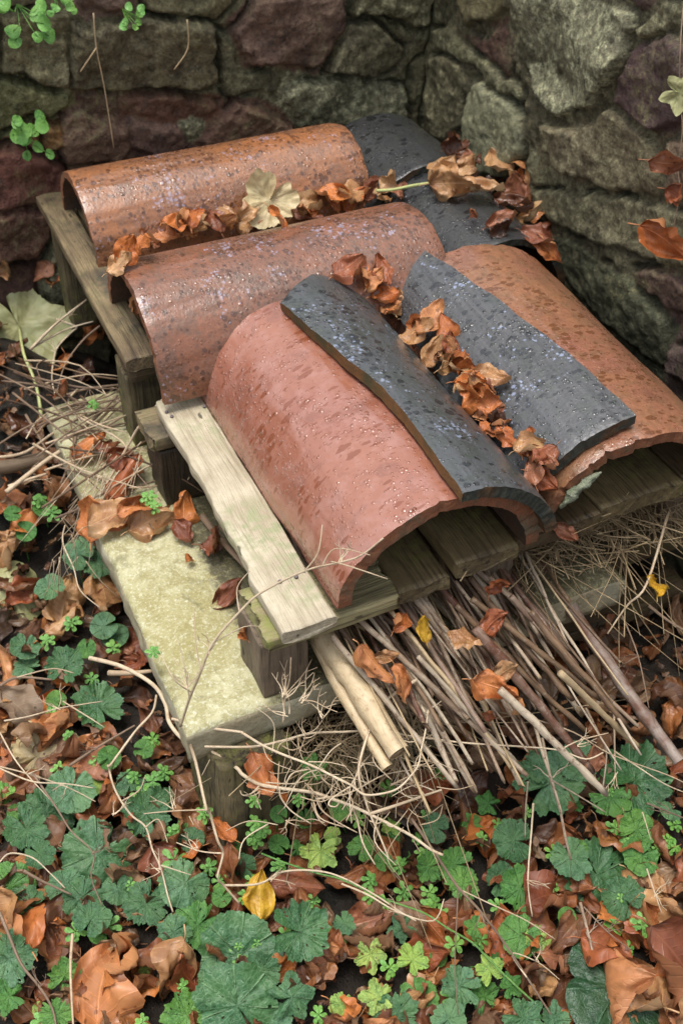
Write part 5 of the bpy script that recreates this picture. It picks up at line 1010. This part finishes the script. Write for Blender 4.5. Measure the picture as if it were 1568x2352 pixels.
for k, (pts, lb) in enumerate([([(215,30),(222,110),(240,200),(262,340)], 'long dry grass blade hanging down the wall at the left'), ([(222,110),(195,150),(185,165)], 'short dry blade beside the long one on the wall'), ([(430,45),(432,110),(400,160)], 'curved dry stem on the big olive wall block')]):
    tag(tube('grass_blade', [aty(x, y, 1.965) for x, y in pts], [.0016, .0014]+[.0012]*(len(pts)-2), 'straw', n=5, smooth_k=4), lb, 'dry grass blade')
# ------------------------------------------------------------------ ground litter: countable leaves on top, one mass below
KEY = '@ leaf, %s, '
for px, py, s, m_ in [(45,1600,120,O_),(60,1685,120,O_),(105,1640,120,O_),(140,1700,130,O_),(190,1775,130,O_),(30,2160,150,O_),(115,1985,90,O_),(430,1980,80,O_),(760,2180,110,O_),(1200,2200,120,O_),(960,2300,110,T_),(650,2200,100,O_),(1480,2120,120,O_),(225,1790,110,B_),(160,1460,90,T_),(180,1420,80,T_),(60,1385,100,B_),(20,1270,90,T_),(70,1240,100,O_),(20,1150,90,O_),(5,1190,100,O_),(110,640,60,B_),(120,675,80,O_),(205,785,90,O_),(165,850,100,O_),(195,870,70,D_),(155,935,80,B_),(60,1000,80,D_),(200,1420,80,T_),(290,1580,90,B_),(60,2125,160,T_),(110,2090,110,T_),(130,2160,90,O_),(150,2165,100,B_),(290,2230,220,O_),(350,2245,180,O_),(385,2200,170,T_),(400,2250,120,B_),(250,2180,110,D_),(230,2190,100,T_),(200,2320,100,T_),(310,2310,100,O_),(160,2280,110,D_),(270,1890,120,O_),(300,1900,110,B_),(360,2010,120,B_),(540,2030,110,B_),(570,2000,100,O_),(520,2100,110,B_),(700,2030,130,B_),(640,1860,60,O_),(260,1850,90,B_),(520,1920,70,O_),(1120,1990,140,B_),(1080,1930,100,O_),(1110,1920,90,O_),(1020,1850,110,B_),(1080,1840,110,D_),(1165,1850,90,B_),(1260,2120,140,B_),(1240,2060,120,D_),(1280,2180,130,T_),(1330,2260,200,O_),(1260,2240,140,B_),(1430,2130,120,O_),(1450,2190,120,B_),(1530,2130,190,T_),(1500,2230,230,B_),(1460,2300,170,T_),(1540,2290,200,O_),(1400,2250,150,B_),(1370,2200,120,O_),(1500,2050,100,T_),(1540,2010,110,B_),(1460,2040,100,T_),(1400,1910,80,T_),(840,2150,130,B_),(820,2060,120,B_),(870,2020,110,O_),(1000,2120,120,O_),(1090,2170,120,O_),(1130,2330,120,O_),(820,2280,120,O_),(790,2240,110,B_),(980,2200,120,B_),(1060,2230,110,O_),(1150,2190,120,B_),(720,2220,120,B_),(700,2250,110,D_),(760,2330,110,O_),(650,2120,90,B_),(1550,1780,100,B_),(1290,2330,110,O_),(1230,2290,100,T_),(1560,2350,150,T_),(1300,1880,100,B_),(1210,2240,110,B_),(950,2040,90,D_)]:
    leaf(px, py, s, m_, lift=random.uniform(.006, .03), nrm=(random.uniform(-.4, .4), random.uniform(-.6, .2), 1), key=KEY+zone(px, py), group='fallen beech leaves on the ground')
for k in range(22):
    px, py = random.uniform(-20, 330), random.uniform(1380, 1930); l, n, d = hit(px, py)
    if l is None or l.z > -.3: continue
    leaf(px, py, random.uniform(80, 140), random.choice([O_, B_, 'leaf_old', T_, B_, 'leaf_old', T_]), lift=random.uniform(.008, .02), nrm=(random.uniform(-.4, .4), random.uniform(-.6, .1), 1), key=KEY+zone(px, py), group='fallen beech leaves on the ground')
cnt = 0
while cnt < 16:
    px, py = random.uniform(-20, 1590), random.uniform(1250, 2420)
    if py < 1750 and px > 330 and px < 1250: continue
    if py < 1900 and px > 400 and px < 900 and random.random() < .7: continue
    l, n, d = hit(px, py)
    if l is None or l.z > -.3: continue
    leaf(px, py, random.uniform(70, 125), random.choice([O_, B_, 'leaf_old', B_, T_, D_, T_, 'leaf_old']), lift=random.uniform(.002, .012), nrm=(random.uniform(-.4, .4), random.uniform(-.5, .3), 1), key=KEY+zone(px, py), group='fallen beech leaves on the ground'); cnt += 1
def litter(name, region, count, seed, label):
    rr = np.random.default_rng(seed); Vs, Fs, Us = [], [], []; n = 0
    for _ in range(count):
        x = rr.uniform(*region[0]); y = rr.uniform(*region[1]); V, F, uv = BEECH[int(rr.integers(20))]
        R = np.array(Euler((rr.uniform(-.6, .6), rr.uniform(-.6, .6), rr.uniform(0, 6.28))).to_matrix()); s = rr.uniform(.6, 1.25)
        Vs.append(V*s@R.T+[x, y, float(ground_h(x, y))+rr.uniform(.0, .028)]); Fs += [tuple(i+n for i in f) for f in F]; Us.append(uv); n += len(V)
    return tag(mk(name, np.concatenate(Vs), Fs, 'litter', None, np.concatenate(Us), base=Vector((.4, .6, -.4))), label, 'leaf litter', None, 'stuff')
litter('leaf_litter', ((-.35, 1.1), (.15, 1.05)), 900, 5, 'dark sodden leaf litter covering the soil in front of the stack'); litter('leaf_litter', ((-.3, .2), (.75, 1.98)), 300, 6, 'dark sodden leaf litter beside the stack on the left')
def crumbs():
    rr = np.random.default_rng(9); Vs, Fs, Us = [], [], []; n = 0
    for _ in range(900):
        if rr.random() < .8: x, y = rr.uniform(-.3, 1.1), rr.uniform(.2, 1.0)
        else: x, y = rr.uniform(-.1, .2), rr.uniform(1., 1.9)
        V, F, uv = BEECH[int(rr.integers(20))]; k = rr.integers(0, 6); q = [f for f in F if max(f) < 21*(k+rr.integers(3, 6)) and min(f) >= 21*k]
        if not q: continue
        ids = sorted({i for f in q for i in f}); mp = {a: b for b, a in enumerate(ids)}; V = V[ids]-V[ids].mean(0)
        R = np.array(Euler((rr.uniform(-.6, .6), rr.uniform(-.6, .6), rr.uniform(0, 6.28))).to_matrix()); s_ = rr.uniform(.3, .9)
        Vs.append(V*s_@R.T+[x, y, float(ground_h(x, y))+rr.uniform(.006, .03)]); Fs += [tuple(mp[i]+n for i in f) for f in q]; Us.append(uv[ids]); n += len(V)
    tag(mk('leaf_crumbs', np.concatenate(Vs), Fs, 'litter', None, np.concatenate(Us), base=Vector((.4, .6, -.4))), 'broken leaf crumbs scattered over the litter and soil', 'leaf crumbs', None, 'stuff')
crumbs()
name_all()
